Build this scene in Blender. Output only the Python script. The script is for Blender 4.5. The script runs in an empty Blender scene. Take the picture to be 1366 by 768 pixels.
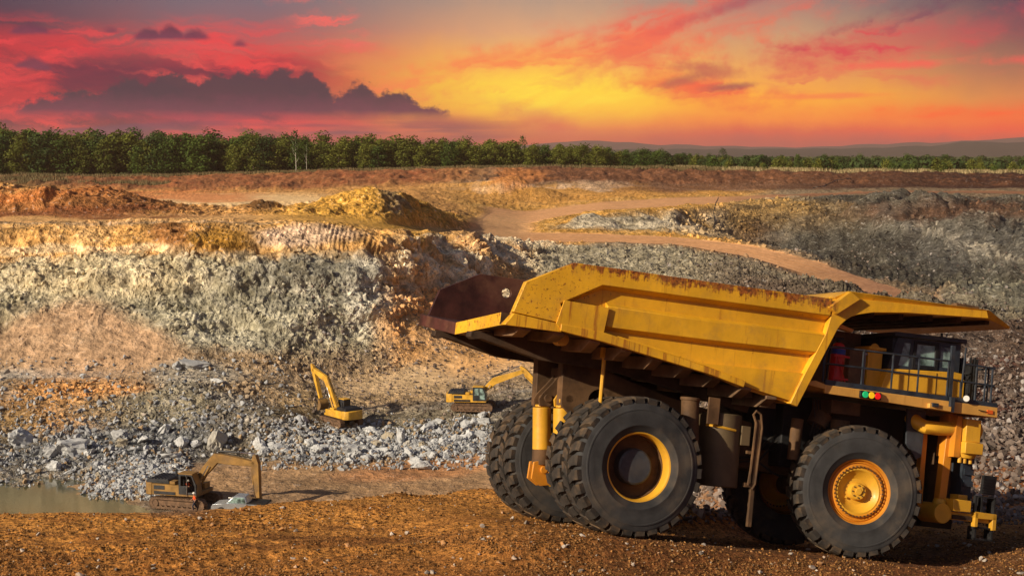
import bpy, bmesh, math, random
import numpy as np
from mathutils import Vector, Matrix
from mathutils.geometry import tessellate_polygon
random.seed(7); rng = np.random.default_rng(11)
R = math.radians
scn = bpy.context.scene
col = scn.collection

# ------------------------------------------------------------------ camera, light, exposure
F = 2000.0; HOR = 200.0
PITCH = math.atan((384 - HOR) / F)
cd = bpy.data.cameras.new('camera'); cam = bpy.data.objects.new('camera', cd); col.objects.link(cam)
cd.lens = 36 * F / 1366; cd.sensor_width = 36; cd.clip_start = .1; cd.clip_end = 30000
cam.location = (0, 0, 0); cam.rotation_euler = (math.pi / 2 - PITCH, 0, 0)
scn.camera = cam
SUN_EL, SUN_AZ = R(26), R(-126)          # azimuth measured from +Y towards +X
sdir = Vector((math.sin(SUN_AZ) * math.cos(SUN_EL), math.cos(SUN_AZ) * math.cos(SUN_EL), math.sin(SUN_EL)))
ld = bpy.data.lights.new('sun', 'SUN'); sun = bpy.data.objects.new('sun', ld); col.objects.link(sun)
ld.energy = 5.0; ld.angle = R(.6); ld.color = (1, .85, .64)
sun.rotation_euler = sdir.to_track_quat('Z', 'Y').to_euler()
scn.view_settings.view_transform = 'Standard'; scn.view_settings.look = 'None'
scn.view_settings.gamma = 1; scn.view_settings.use_curve_mapping = False
scn.view_settings.exposure = 0.12

# ------------------------------------------------------------------ node expression helper
class NT:
    def __init__(s, tree): s.t = tree
    def n(s, typ, **kw):
        nd = s.t.nodes.new(typ)
        for k, v in kw.items(): setattr(nd, k, v)
        return nd
    def set(s, sock, v):
        if isinstance(v, E): s.t.links.new(v.o, sock)
        elif hasattr(v, 'is_output'): s.t.links.new(v, sock)
        else: sock.default_value = v
    def m(s, op, *a, clamp=False):
        nd = s.n('ShaderNodeMath', operation=op, use_clamp=clamp)
        for i, x in enumerate(a): s.set(nd.inputs[i], x)
        return E(s, nd.outputs[0])
    def mix(s, f, a, b, mode='MIX'):
        nd = s.n('ShaderNodeMix', data_type='RGBA', blend_type=mode)
        s.set(nd.inputs[0], f); s.set(nd.inputs[6], a); s.set(nd.inputs[7], b)
        return E(s, nd.outputs[2])
    def sm(s, x, a, b, o0=0., o1=1.):
        nd = s.n('ShaderNodeMapRange', interpolation_type='SMOOTHSTEP')
        s.set(nd.inputs[0], x)
        for i, q in enumerate((a, b, o0, o1)): s.set(nd.inputs[i + 1], q)
        return E(s, nd.outputs[0])
    def xyz(s, x, y, z):
        nd = s.n('ShaderNodeCombineXYZ'); s.set(nd.inputs[0], x); s.set(nd.inputs[1], y); s.set(nd.inputs[2], z)
        return E(s, nd.outputs[0])
    def noise(s, vec, scale, detail=4, rough=.55, dist=0.):
        nd = s.n('ShaderNodeTexNoise'); s.set(nd.inputs['Vector'], vec)
        nd.inputs['Scale'].default_value = scale; nd.inputs['Detail'].default_value = detail
        nd.inputs['Roughness'].default_value = rough; nd.inputs['Distortion'].default_value = dist
        return E(s, nd.outputs[0])
    def ramp(s, f, stops, interp='LINEAR'):
        nd = s.n('ShaderNodeValToRGB'); s.set(nd.inputs[0], f); r = nd.color_ramp; r.interpolation = interp
        while len(r.elements) < len(stops): r.elements.new(.5)
        for e, (p, c) in zip(r.elements, stops):
            e.position = p; e.color = (*c, 1) if len(c) == 3 else c
        return E(s, nd.outputs[0])
class E:
    def __init__(s, t, o): s.t, s.o = t, o
    def __add__(s, b): return s.t.m('ADD', s, b)
    def __radd__(s, b): return s.t.m('ADD', b, s)
    def __sub__(s, b): return s.t.m('SUBTRACT', s, b)
    def __rsub__(s, b): return s.t.m('SUBTRACT', b, s)
    def __mul__(s, b): return s.t.m('MULTIPLY', s, b)
    def __rmul__(s, b): return s.t.m('MULTIPLY', b, s)
    def __truediv__(s, b): return s.t.m('DIVIDE', s, b)
def lin(c):
    c = [x / 255 for x in c]
    return tuple(x / 12.92 if x <= .04045 else ((x + .055) / 1.055) ** 2.4 for x in c)

# ------------------------------------------------------------------ world: sunset sky
w = bpy.data.worlds.new('World'); scn.world = w; w.use_nodes = True
nt = w.node_tree; nt.nodes.clear(); T = NT(nt)
tc = T.n('ShaderNodeTexCoord'); sp = T.n('ShaderNodeSeparateXYZ'); nt.links.new(tc.outputs['Generated'], sp.inputs[0])
dx, dy, dz = (E(T, sp.outputs[i]) for i in range(3))
hyp = T.m('SQRT', dx * dx + dy * dy)
az = T.m('ARCTAN2', dx, dy)                       # 0 ahead, + right
el = T.m('ARCTAN2', dz, hyp)
su = az * F + 683.0                                # degrees of azimuth / elevation in units of 1/2000 rad
sv = 200.0 - el * F
p0 = T.xyz(su * .01, sv * .01, 0.0)
wn = T.noise(p0, .9, 6, .6)
wn2 = T.noise(T.xyz(su * .01 + 31.7, sv * .012, 4.0), 2.4, 6, .62)
tt = T.m('DIVIDE', sv + (wn - .5) * 40.0, 200.0)
def colramp(st): return T.ramp(tt, [(p / 200, lin(c)) for p, c in st])
cols = [
 (-40, colramp([(0, (76, 64, 80)), (40, (88, 52, 68)), (85, (96, 46, 62)), (125, (92, 42, 58)), (150, (110, 46, 64)), (175, (98, 54, 84)), (195, (96, 60, 86))])),
 (330, colramp([(0, (118, 106, 116)), (40, (146, 98, 102)), (75, (200, 84, 82)), (110, (206, 76, 76)), (145, (196, 66, 78)), (168, (186, 62, 82)), (195, (120, 62, 84))])),
 (740, colramp([(0, (178, 148, 128)), (45, (220, 162, 118)), (80, (246, 184, 92)), (120, (255, 208, 62)), (145, (255, 184, 62)), (168, (238, 130, 74)), (195, (205, 96, 78))])),
 (1010, colramp([(0, (142, 122, 120)), (45, (196, 150, 116)), (90, (232, 162, 92)), (135, (255, 176, 58)), (165, (250, 140, 60)), (182, (226, 92, 68)), (198, (170, 84, 88))])),
 (1380, colramp([(0, (84, 66, 84)), (50, (116, 76, 84)), (95, (158, 106, 88)), (130, (212, 128, 78)), (160, (246, 112, 58)), (180, (246, 82, 54)), (198, (160, 76, 84))]))]
cur = cols[0][1]
for (a, _), (b, c) in zip(cols[:-1], cols[1:]):
    cur = T.mix(T.sm(su, a, b), cur, c)
# long wind-drawn streaks of cloud, tilted up to the right over the sun and flat at the sides
def streak(ang, sx, sy, off, lo, hi, det=7):
    c, s_ = math.cos(ang), math.sin(ang)
    a = su * c + sv * s_; b = sv * c - su * s_
    wv = (wn2 - .5) * 34.0
    return T.sm(T.noise(T.xyz(a * sx + off, (b + wv) * sy, off), 1.0, det, .58), lo - .05, hi - .06)
def blob(u, v, ru, rv, ang=0., amp=.5, hard=(1., .35)):
    c, s_ = math.cos(ang), math.sin(ang)
    U = su - u; V = sv - v
    a = (U * c + V * s_) * (1 / ru); b = (V * c - U * s_) * (1 / rv)
    d = T.m('SQRT', a * a + b * b) + (wn2 - .5) * (2 * amp) + (wn - .5) * amp
    return T.sm(d, hard[0], hard[1])
def over(mask, c, k=1.0):
    global cur
    cur = T.mix(T.m('MULTIPLY', mask, k, clamp=True), cur, (*lin(c), 1))
s_flat = streak(.10, .006, .040, 3.1, .47, .68)
s_fine = streak(-.05, .010, .075, 8.4, .48, .70)
s_up = streak(-.36, .005, .036, 5.7, .46, .66)
leftw = T.sm(su, 560.0, 300.0)
over(s_flat * leftw * T.sm(sv, 30.0, 70.0) * T.sm(su, -80.0, 200.0, .45, 1.0), (228, 58, 64), .8)
over(s_fine * leftw * T.sm(sv, 20.0, 55.0), (236, 70, 74), .6)
over(streak(.16, .005, .030, 12.2, .5, .66) * leftw * T.sm(sv, 60.0, 100.0), (92, 44, 66), .85)
over(blob(450, 40, 90, 36, .5, .8, (1.1, .1)) * s_fine, (236, 104, 96), .9)
over(blob(860, 52, 300, 40, -.24, 1.0, (1.35, .0)) * (s_up * .75 + .4), (230, 100, 82), .95)
over(blob(720, 88, 260, 34, -.14, 1.0, (1.35, .0)) * (s_fine * .8 + .3), (246, 122, 80), .9)
over(blob(860, 92, 110, 26, .30, 1.0, (1.3, .0)) * (s_fine * .8 + .45), (236, 112, 80), .9)
over(blob(1130, 100, 200, 30, -.05, 1.0, (1.35, .0)) * (s_fine * .8 + .2), (226, 108, 84), .75)
over(blob(980, 10, 120, 12, -.34, .8, (1.2, .1)), (150, 84, 96), .6)
over(blob(660, 82, 130, 16, -.12, .8, (1.2, .1)) * (s_up * .6 + .4), (244, 118, 78), .8)
over(blob(935, 124, 130, 24, .16, .9, (1.2, .1)) * (s_fine * .5 + .7), (240, 92, 68), .95)
over(blob(940, 96, 60, 12, .12, .8, (1.1, .1)), (190, 92, 82), .8)
over(blob(972, 118, 46, 7, -.08, .7, (1.1, .1)), (140, 80, 84), .7)
over(blob(905, 110, 40, 9, -.25, .8, (1.1, .1)), (168, 84, 82), .7)
over(blob(1080, 131, 130, 5, -.02, .5, (1.2, .1)), (246, 128, 72), .8)
over(blob(1200, 58, 200, 30, -.14, .9, (1.3, .1)) * (s_flat * .7 + .5), (214, 74, 80), .9)
over(blob(1180, 92, 90, 7, -.03, .7, (1.2, .1)), (244, 96, 82), .8)
over(blob(1350, 88, 60, 8, .0, .7, (1.2, .1)), (240, 88, 80), .85)
over(blob(1300, 15, 220, 26, -.2, .8, (1.2, .1)) * s_up, (110, 66, 88), .7)
over(blob(1290, 155, 190, 12, .02, .8, (1.2, .1)) * (s_fine * .6 + .4), (255, 92, 50), .85)
over(blob(720, 160, 70, 22, .3, .9, (1.1, .1)), (222, 104, 84), .75)
over(T.sm(sv, 168.0, 196.0) * T.sm(T.m('ABSOLUTE', su - 900.0), 700.0, 60.0), (196, 92, 78), .55)
# glow where the sun has gone down
gl = T.m('EXPONENT', ((su - 745.0) * (su - 745.0) * (1 / 130.0 ** 2) + (sv - 124.0) * (sv - 124.0) * (1 / 29.0 ** 2)) * -1.0)
cur = T.mix(gl * .96 * (1.0 - s_up * .5) * (1.0 - s_fine * .35), cur, (*lin((255, 222, 70)), 1))
# dark cumulus bank: flat base, cauliflower top
lumps = T.noise(T.xyz(su * .01, sv * .013, 9.), 4.2, 10, .70)
def cumulus(u0, u1, base, tops, soft=9.0, rise=24.0, k=.97, c=(72, 54, 68)):
    global cur
    top = None
    for (u, h, wd) in tops:
        q = (su - u) * (1 / wd); g = T.m('EXPONENT', q * q * -1.0) * h
        top = g if top is None else T.m('MAXIMUM', top, g)
    hgt = base - sv
    up_ = T.sm(top + (lumps - .5) * (rise * 2.2) - hgt, -4.0, 6.0)
    dn = T.sm(hgt + (wn2 - .5) * 9.0, -soft, soft)
    shade = T.ramp(T.m('DIVIDE', hgt + (lumps - .5) * 40.0, 90.0), [(0, lin((112, 58, 80))), (.35, lin(c)), (.8, lin((84, 60, 70))), (1, lin((116, 72, 76)))])
    gate = T.sm(top, 3.0, 9.0)
    cur = T.mix(T.m('MULTIPLY', up_ * dn * gate, k, clamp=True), cur, shade)
cumulus(60, 590, 156.0, [(120, 30, 60), (185, 48, 50), (240, 54, 60), (300, 56, 60), (380, 60, 60), (414, 60, 34), (330, 56, 120), (480, 42, 44), (525, 32, 44), (570, 14, 34)])
cumulus(0, 0, 55.0, [(68, 14, 26), (92, 6, 34)], 3., 8., .85, (84, 54, 70))
cumulus(0, 0, 58.0, [(212, 13, 20), (240, 17, 18), (270, 12, 22)], 3., 9., .9, (74, 50, 66))
cumulus(0, 0, 99.0, [(70, 16, 22)], 3., 8., .85, (82, 52, 68))
cumulus(0, 0, 67.0, [(328, 9, 13)], 2., 6., .8, (96, 58, 72))
cumulus(0, 0, 53.0, [(166, 8, 16)], 2., 6., .7, (110, 56, 72))
over(T.sm(T.noise(T.xyz(su * .004, sv * .05, 2.), 1., 5, .5), .45, .62) * T.sm(sv, 150.0, 172.0) * T.sm(su, 760.0, 560.0), (104, 58, 86), .8)
# overhead (well above the picture) the evening sky turns to a plain blue-grey
sky = T.n('ShaderNodeTexSky', sky_type='NISHITA'); sky.sun_disc = False
sky.sun_elevation = SUN_EL; sky.sun_rotation = SUN_AZ; sky.dust_density = 2.0
nsk = T.mix(1.0, E(T, sky.outputs[0]), (.060, .054, .055, 1), 'MULTIPLY')
cur = T.mix(T.sm(sv, -60.0, -520.0), cur, nsk)
cur = T.mix(T.sm(dz, 0.0, -.05), cur, (.10, .06, .035, 1))
bg = T.n('ShaderNodeBackground'); T.set(bg.inputs[0], cur); bg.inputs[1].default_value = 1.0
wo = T.n('ShaderNodeOutputWorld'); nt.links.new(bg.outputs[0], wo.inputs[0])

# ------------------------------------------------------------------ materials
def newmat(name):
    m = bpy.data.materials.new(name); m.use_nodes = True; t = m.node_tree
    b = t.nodes['Principled BSDF']; return m, NT(t), b
def bump(T, b, h, strength=.5, dist=.05):
    n = T.n('ShaderNodeBump'); n.inputs['Strength'].default_value = strength; n.inputs['Distance'].default_value = dist
    T.set(n.inputs['Height'], h); T.t.links.new(n.outputs[0], b.inputs['Normal'])
def objco(T): return T.n('ShaderNodeTexCoord').outputs['Object']
def plain(name, c, rough=.6, metal=0., var=.25, scale=3., bmp=.0, spec=.4, dirt=None):
    m, T, b = newmat(name); co = objco(T)
    n = T.noise(co, scale, 5, .6)
    c1 = tuple(x * (1 - var) for x in c); c2 = tuple(min(1, x * (1 + var)) for x in c)
    cc = T.mix(T.sm(n, .3, .7), (*c1, 1), (*c2, 1))
    if dirt: cc = T.mix(T.sm(T.noise(co, scale * .45, 6, .65), .46, .66) * dirt[1], cc, (*dirt[0], 1))
    T.set(b.inputs['Base Color'], cc)
    T.set(b.inputs['Roughness'], T.sm(n, .2, .8, max(.05, rough - .1), min(1, rough + .12)))
    b.inputs['Metallic'].default_value = metal; b.inputs['Specular IOR Level'].default_value = spec
    if bmp: bump(T, b, T.noise(co, scale * 8, 4, .6), bmp, .02)
    return m
def paint(name, base, rust_top=True, mud=.38, streaks=.5, rough=.42, zt=(5.9, 6.62), rthr=.575):
    """weathered enamel: fade, rust bleeding down from edges, dust"""
    m, T, b = newmat(name); co = objco(T)
    sx = T.n('ShaderNodeSeparateXYZ'); T.t.links.new(co, sx.inputs[0]); x, y, z = (E(T, sx.outputs[i]) for i in range(3))
    big = T.noise(co, .55, 5, .6)
    c = T.mix(T.sm(big, .3, .72), (*[v * .68 for v in base], 1), (*base, 1))
    fine = T.noise(co, 9., 5, .65)
    c = T.mix(T.sm(fine, .5, .8) * .25, c, (*[v * .6 for v in base], 1))
    # runs of rust: narrow in x, long in z
    run = T.noise(T.xyz(x * 5.5, y * 5.5, z * .42), 1.0, 6, .72)
    rustc = T.mix(T.sm(T.noise(co, 12., 4, .6), .35, .65), (.09, .022, .007, 1), (.42, .13, .018, 1))
    c = T.mix(T.sm(run, rthr, rthr + .11) * T.m('MINIMUM', streaks, 1.0), c, (.36, .115, .012, 1))
    if rust_top:
        topm = T.sm(z - y * .05, zt[0], zt[1])
        thr = T.m('ADD', run * .55 + T.noise(co, 7., 6, .7) * .45, topm * .30)
        c = T.mix(T.sm(thr, .70, .80) * T.sm(topm, .02, .5) * T.sm(x, 5.3, 4.9, .12, 1.), c, rustc)
        c = T.mix(T.sm(T.noise(co, 11., 5, .75) + T.sm(x, -.2, -2.6) * .10 , .66, .72) * T.sm(x, 1.5, -1.5), c, rustc)
    spots = T.noise(co, 26., 3, .5)
    c = T.mix(T.sm(spots, .72, .76) * T.sm(run, .48, .6), c, (.08, .022, .008, 1))
    dust = T.sm(T.noise(co, 1.3, 6, .7), .45, .75) * mud
    c = T.mix(dust, c, (.26, .15, .06, 1))
    T.set(b.inputs['Base Color'], c)
    T.set(b.inputs['Roughness'], T.m('ADD', rough, T.sm(fine, .3, .9, -.06, .3)))
    b.inputs['Specular IOR Level'].default_value = .45
    bump(T, b, T.noise(co, 1.6, 4, .5) + fine * .06 + run * .12, .6, .03)
    return m
YEL = (.90, .47, .020)
M = {}
M['body'] = paint('body_paint', YEL)
M['rusty'] = paint('rust_streaked_paint', YEL, False, .3, .85, rthr=.50)
M['beam'] = plain('beam_grime', (.21, .125, .065), .75, 0, .4, 1.4, .3, .3, ((.08, .05, .03), .7))
M['yellow'] = paint('yellow_paint', (.80, .42, .03), False, .3, .2)
M['deckyel'] = paint('deck_paint', (.80, .42, .09), False, .25, .25)
M['orange'] = paint('wheel_paint', (.70, .27, .02), False, .35, .3)
M['grimy'] = plain('grimy_frame', (.115, .062, .028), .75, 0, .45, 1.4, .3, .3, ((.05, .03, .018), .8))
M['dgrime'] = plain('dark_grime', (.055, .034, .022), .85, 0, .5, 1.8, .3, .2, ((.11, .055, .025), .5))
M['black'] = plain('black_steel', (.012, .012, .013), .6, 0, .4, 4., .1, .3)
M['navy'] = plain('dark_blue_grey_paint', (.022, .030, .042), .5, 0, .35, 4., .05, .4, ((.06, .05, .04), .4))
M['rustin'] = plain('worn_maroon_steel', (.052, .014, .010), .55, .0, .5, 1.3, .3, .35, ((.16, .070, .040), .6))
M['rubber'] = plain('rubber', (.040, .040, .041), .8, 0, .35, 1.3, .2, .25, ((.115, .088, .062), .75))
M['tread'] = plain('dusty_tread_rubber', (.036, .031, .027), .85, 0, .35, 2.4, .25, .25, ((.15, .095, .05), .75))
M['hub'] = plain('hub_steel', (.05, .056, .066), .5, .1, .3, 3., .05, .4, ((.07, .05, .03), .4))
M['redpaint'] = plain('red_paint', (.50, .018, .015), .35, 0, .15, 3.)
M['bluelabel'] = plain('blue_label', (.02, .06, .30), .5)
M['white'] = plain('white_paint', (.7, .68, .62), .6, 0, .1)
M['steel'] = plain('steel', (.30, .29, .27), .35, .9, .2, 5.)
M['chrome'] = plain('piston_chrome', (.55, .55, .55), .18, 1., .05)
M['olive'] = plain('olive_tank', (.10, .070, .035), .6, 0, .3, 1.2, .15, .35, ((.15, .09, .04), .6))
M['exyel'] = plain('excavator_yellow', (.66, .36, .035), .5, 0, .22, 1.2, .05, .4, ((.25, .15, .06), .45))
M['exdull'] = plain('worn_shaded_excavator_yellow', (.27, .15, .040), .65, 0, .3, 1.2, .05, .3, ((.14, .09, .05), .7))  # dirty, worn yellow, darkened further to carry the shade on the boom
M['exdark'] = plain('excavator_black', (.022, .023, .026), .5, 0, .3, 2.)
M['track'] = plain('rusty_track_steel', (.16, .095, .055), .7, .2, .4, 3., .3, .3, ((.07, .045, .03), .6))
M['vest'] = plain('orange_cloth', (.85, .10, .02), .9)
M['trouser'] = plain('navy_cloth', (.015, .02, .04), .9)
M['skin'] = plain('skin', (.35, .17, .10), .6)
M['silver'] = plain('silver_car_paint', (.42, .46, .50), .25, .6, .08, 1.)
M['bark'] = plain('bark', (.16, .12, .085), .9, 0, .4, 3.)
M['pale_bark'] = plain('pale_bark', (.50, .46, .38), .85, 0, .2, 2.)
M['hose'] = plain('hose', (.02, .018, .016), .5)
def glassmat(name, c=(.03, .045, .045), rough=.06):
    m, T, b = newmat(name); b.inputs['Base Color'].default_value = (*c, 1); b.inputs['Roughness'].default_value = rough
    b.inputs['Specular IOR Level'].default_value = .9; return m
M['glass'] = plain('glass_painted_reflections', (.17, .25, .23), .08, 0, .85, 2.6, 0, .9)  # pale green patches in the colour stand for reflections in the panes
def lampmat(name, c):
    m, T, b = newmat(name); b.inputs['Base Color'].default_value = (*c, 1); b.inputs['Roughness'].default_value = .25
    b.inputs['Emission Color'].default_value = (*c, 1); b.inputs['Emission Strength'].default_value = .35; return m
M['lgreen'] = lampmat('green_lens', (.01, .45, .16)); M['lyellow'] = lampmat('yellow_lens', (.85, .5, .01)); M['lred'] = lampmat('red_lens', (.75, .01, .01))
M['amber'] = glassmat('amber_reflector', (.75, .12, .01), .2)
M['lens'] = glassmat('clear_lens', (.7, .7, .66), .1)

# ------------------------------------------------------------------ mesh helpers
def link(o, parent=None):
    col.objects.link(o)
    if parent is not None: o.parent = parent
    return o
def tag(o, label=None, cat=None, group=None, kind=None):
    if label: o['label'] = label
    if cat: o['category'] = cat
    if group: o['group'] = group
    if kind: o['kind'] = kind
    return o
def empty(name, loc=(0, 0, 0), rot=(0, 0, 0)):
    o = bpy.data.objects.new(name, None); o.location = loc; o.rotation_euler = rot; o.empty_display_size = .5
    return link(o)
class MB:
    def __init__(s): s.v = []; s.f = []; s.mi = []; s.sm = []
    def add(s, vs, fs, smooth=False, mi=0):
        o = len(s.v); s.v += [tuple(v) for v in vs]
        for f in fs: s.f.append([i + o for i in f]); s.mi.append(mi); s.sm.append(smooth)
        return s
    def box(s, x0, x1, y0, y1, z0, z1, mi=0, rot=None, sh=0.):
        vs = [Vector((x, y, z)) for z in (z0, z1) for y in (y0, y1) for x in (x0, x1)]
        if sh:  # lean in x with height
            for v in vs[4:]: v.x += sh
        if rot:
            c = Vector(((x0 + x1) / 2, (y0 + y1) / 2, (z0 + z1) / 2)); vs = [c + rot @ (v - c) for v in vs]
        return s.add(vs, [(0, 2, 3, 1), (4, 5, 7, 6), (0, 1, 5, 4), (2, 6, 7, 3), (0, 4, 6, 2), (1, 3, 7, 5)], mi=mi)
    def prism(s, poly, y0, y1, inner=None, mi=0, holes=(), axis='y'):
        """polygon of (x,z) at y0 (outer) to y1 (uses inner polygon if given)"""
        inner = inner or poly; n = len(poly)
        def P(a, y, b): return (a, y, b) if axis == 'y' else ((y, a, b) if axis == 'x' else (a, b, y))
        loops = [poly] + list(holes); inl = [inner] + list(holes)
        tri = tessellate_polygon([[Vector((a, b, 0)) for a, b in l] for l in loops])
        o = [P(a, y0, b) for l in loops for a, b in l]; i_ = [P(a, y1, b) for l in inl for a, b in l]; N = len(o)
        s.add(o + i_, [tuple(t) for t in tri] + [tuple(N + k for k in reversed(t)) for t in tri], mi=mi)
        base = len(s.v) - 2 * N; st = 0
        for l in loops:
            k = len(l)
            for j in range(k):
                a, b = st + j, st + (j + 1) % k
                s.f.append([base + a, base + b, base + N + b, base + N + a]); s.mi.append(mi); s.sm.append(False)
            st += k
        return s
    def cyl(s, a, b, r, r2=None, n=20, caps=True, mi=0, smooth=True):
        a, b = Vector(a), Vector(b); r2 = r if r2 is None else r2; d = (b - a).normalized()
        u = d.orthogonal().normalized(); v = d.cross(u)
        vs = [c + (u * math.cos(t) + v * math.sin(t)) * rr for c, rr in ((a, r), (b, r2)) for t in [2 * math.pi * k / n for k in range(n)]]
        s.add(vs, [(k, (k + 1) % n, n + (k + 1) % n, n + k) for k in range(n)], smooth, mi)
        if caps: s.add(vs, [tuple(reversed(range(n))), tuple(range(n, 2 * n))], False, mi)
        return s
    def tube(s, pts, r, n=8, mi=0):
        pts = [Vector(p) for p in pts]; rr = r if isinstance(r, (list, tuple)) else [r] * len(pts); vs = []; prev = None
        for i, p in enumerate(pts):
            d = (pts[min(i + 1, len(pts) - 1)] - pts[max(i - 1, 0)]).normalized()
            u = d.orthogonal().normalized() if prev is None else (prev - d * prev.dot(d)).normalized()
            prev = u; v = d.cross(u)
            vs += [p + (u * math.cos(t) + v * math.sin(t)) * rr[i] for t in [2 * math.pi * k / n for k in range(n)]]
        fs = [(i * n + k, i * n + (k + 1) % n, (i + 1) * n + (k + 1) % n, (i + 1) * n + k) for i in range(len(pts) - 1) for k in range(n)]
        s.add(vs, fs, True, mi); s.add(vs, [tuple(reversed(range(n))), tuple(range((len(pts) - 1) * n, len(pts) * n))], False, mi)
        return s
    def lathe(s, prof, n=64, mi=0, smooth=True, c=(0, 0, 0)):
        """prof (r, y) around the y axis"""
        vs = [(c[0] + r * math.cos(t), c[1] + y, c[2] + r * math.sin(t)) for r, y in prof for t in [2 * math.pi * k / n for k in range(n)]]
        fs = [(i * n + k, (i + 1) * n + k, (i + 1) * n + (k + 1) % n, i * n + (k + 1) % n) for i in range(len(prof) - 1) for k in range(n)]
        return s.add(vs, fs, smooth, mi)
    def build(s, name, mats, parent=None, bev=0., sharp=35, seg=2):
        me = bpy.data.meshes.new(name); me.from_pydata(s.v, [], s.f); me.update()
        bm = bmesh.new(); bm.from_mesh(me); bmesh.ops.remove_doubles(bm, verts=bm.verts, dist=1e-5); bmesh.ops.recalc_face_normals(bm, faces=bm.faces)
        bm.to_mesh(me); bm.free()
        for m in (mats if isinstance(mats, (list, tuple)) else [mats]): me.materials.append(m)
        if len(me.polygons) == len(s.f):
            me.polygons.foreach_set('material_index', s.mi); me.polygons.foreach_set('use_smooth', s.sm)
        me.set_sharp_from_angle(angle=R(sharp))
        o = bpy.data.objects.new(name, me); link(o, parent)
        if bev:
            b = o.modifiers.new('bevel', 'BEVEL'); b.width = bev; b.segments = seg; b.limit_method = 'ANGLE'; b.angle_limit = R(35)
        return o
def copy_tree(o, parent=None):
    c = o.copy(); col.objects.link(c); c.parent = parent
    for ch in list(o.children): copy_tree(ch, c)
    return c

# ------------------------------------------------------------------ numpy noise
def _h(i, j, k, seed):
    n = (i.astype(np.int64) * 374761393 + j.astype(np.int64) * 668265263 + k.astype(np.int64) * 2147483647 + seed * 974634777) & 0xffffffff
    n = ((n ^ (n >> 13)) * 1274126177) & 0xffffffff
    n = ((n ^ (n >> 16)) * 2246822519) & 0xffffffff
    return ((n ^ (n >> 15)) & 0xffffff) / float(0xffffff)
def vnoise(x, y, z, seed=0):
    i, j, k = np.floor(x), np.floor(y), np.floor(z); fx, fy, fz = x - i, y - j, z - k
    fx, fy, fz = (t * t * (3 - 2 * t) for t in (fx, fy, fz)); r = 0
    for a in (0, 1):
        for b in (0, 1):
            for c in (0, 1):
                wgt = (fx if a else 1 - fx) * (fy if b else 1 - fy) * (fz if c else 1 - fz)
                r = r + wgt * _h(i + a, j + b, k + c, seed)
    return r
def fbm(x, y, z, s, octv=5, g=.5, seed=0):
    r = 0; a = 1; tot = 0
    for o in range(octv):
        r = r + a * (vnoise(x * s + o * 7.3, y * s + o * 3.1, z * s + o * 5.9, seed + o) - .5); tot += a; a *= g; s *= 2.03
    return r / tot * 2
def cells(x, y, z, s, seed=0):
    x, y, z = x * s, y * s, z * s; i, j, k = np.floor(x), np.floor(y), np.floor(z)
    best = np.full(x.shape, 9.); val = np.zeros(x.shape); sec = np.full(x.shape, 9.)
    for a in (-1, 0, 1):
        for b in (-1, 0, 1):
            for c in (-1, 0, 1):
                I, J, K = i + a, j + b, k + c
                ax, ay, az_ = _h(I, J, K, seed), _h(I, J, K, seed + 50), _h(I, J, K, seed + 99)
                ex, ey, ez = x - I - ax, y - J - ay, z - K - az_
                d = ex * ex + ey * ey + ez * ez
                # each cell a tilted facet
                v = _h(I, J, K, seed + 7) + (ex * (_h(I, J, K, seed + 8) - .5) + ey * (_h(I, J, K, seed + 9) - .5) + ez * (_h(I, J, K, seed + 10) - .5)) * 1.6
                m = d < best; sec = np.where(m, best, np.minimum(sec, d)); val = np.where(m, v, val); best = np.where(m, d, best)
    return np.sqrt(best), np.sqrt(sec), val

# ------------------------------------------------------------------ the haul truck's pose (its ground plane is fitted into the terrain)
TR_ROT = (R(-9.2), R(9.71666), R(18.2943)); TR_LOC = (2.98107, 36.15743, -9.50645)
import mathutils
TRM = Matrix.Translation(TR_LOC) @ mathutils.Euler(TR_ROT).to_matrix().to_4x4()
TRi = np.array(TRM.inverted()); TRf = np.array(TRM)

# ------------------------------------------------------------------ terrain
cp, spn = math.cos(PITCH), math.sin(PITCH)
def z_of(v, Y):      # height of the point on the sight line v at depth Y
    q = (v - 384) / F
    return Y * (-spn - q * cp) / (cp - q * spn)
def x_of(u, v, Y):
    q = (v - 384) / F
    return Y * ((u - 683) / F) / (cp - q * spn)
def v_of(Y, Z):
    return 384 - F * (Y * spn + Z * cp) / (Y * cp - Z * spn)
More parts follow.
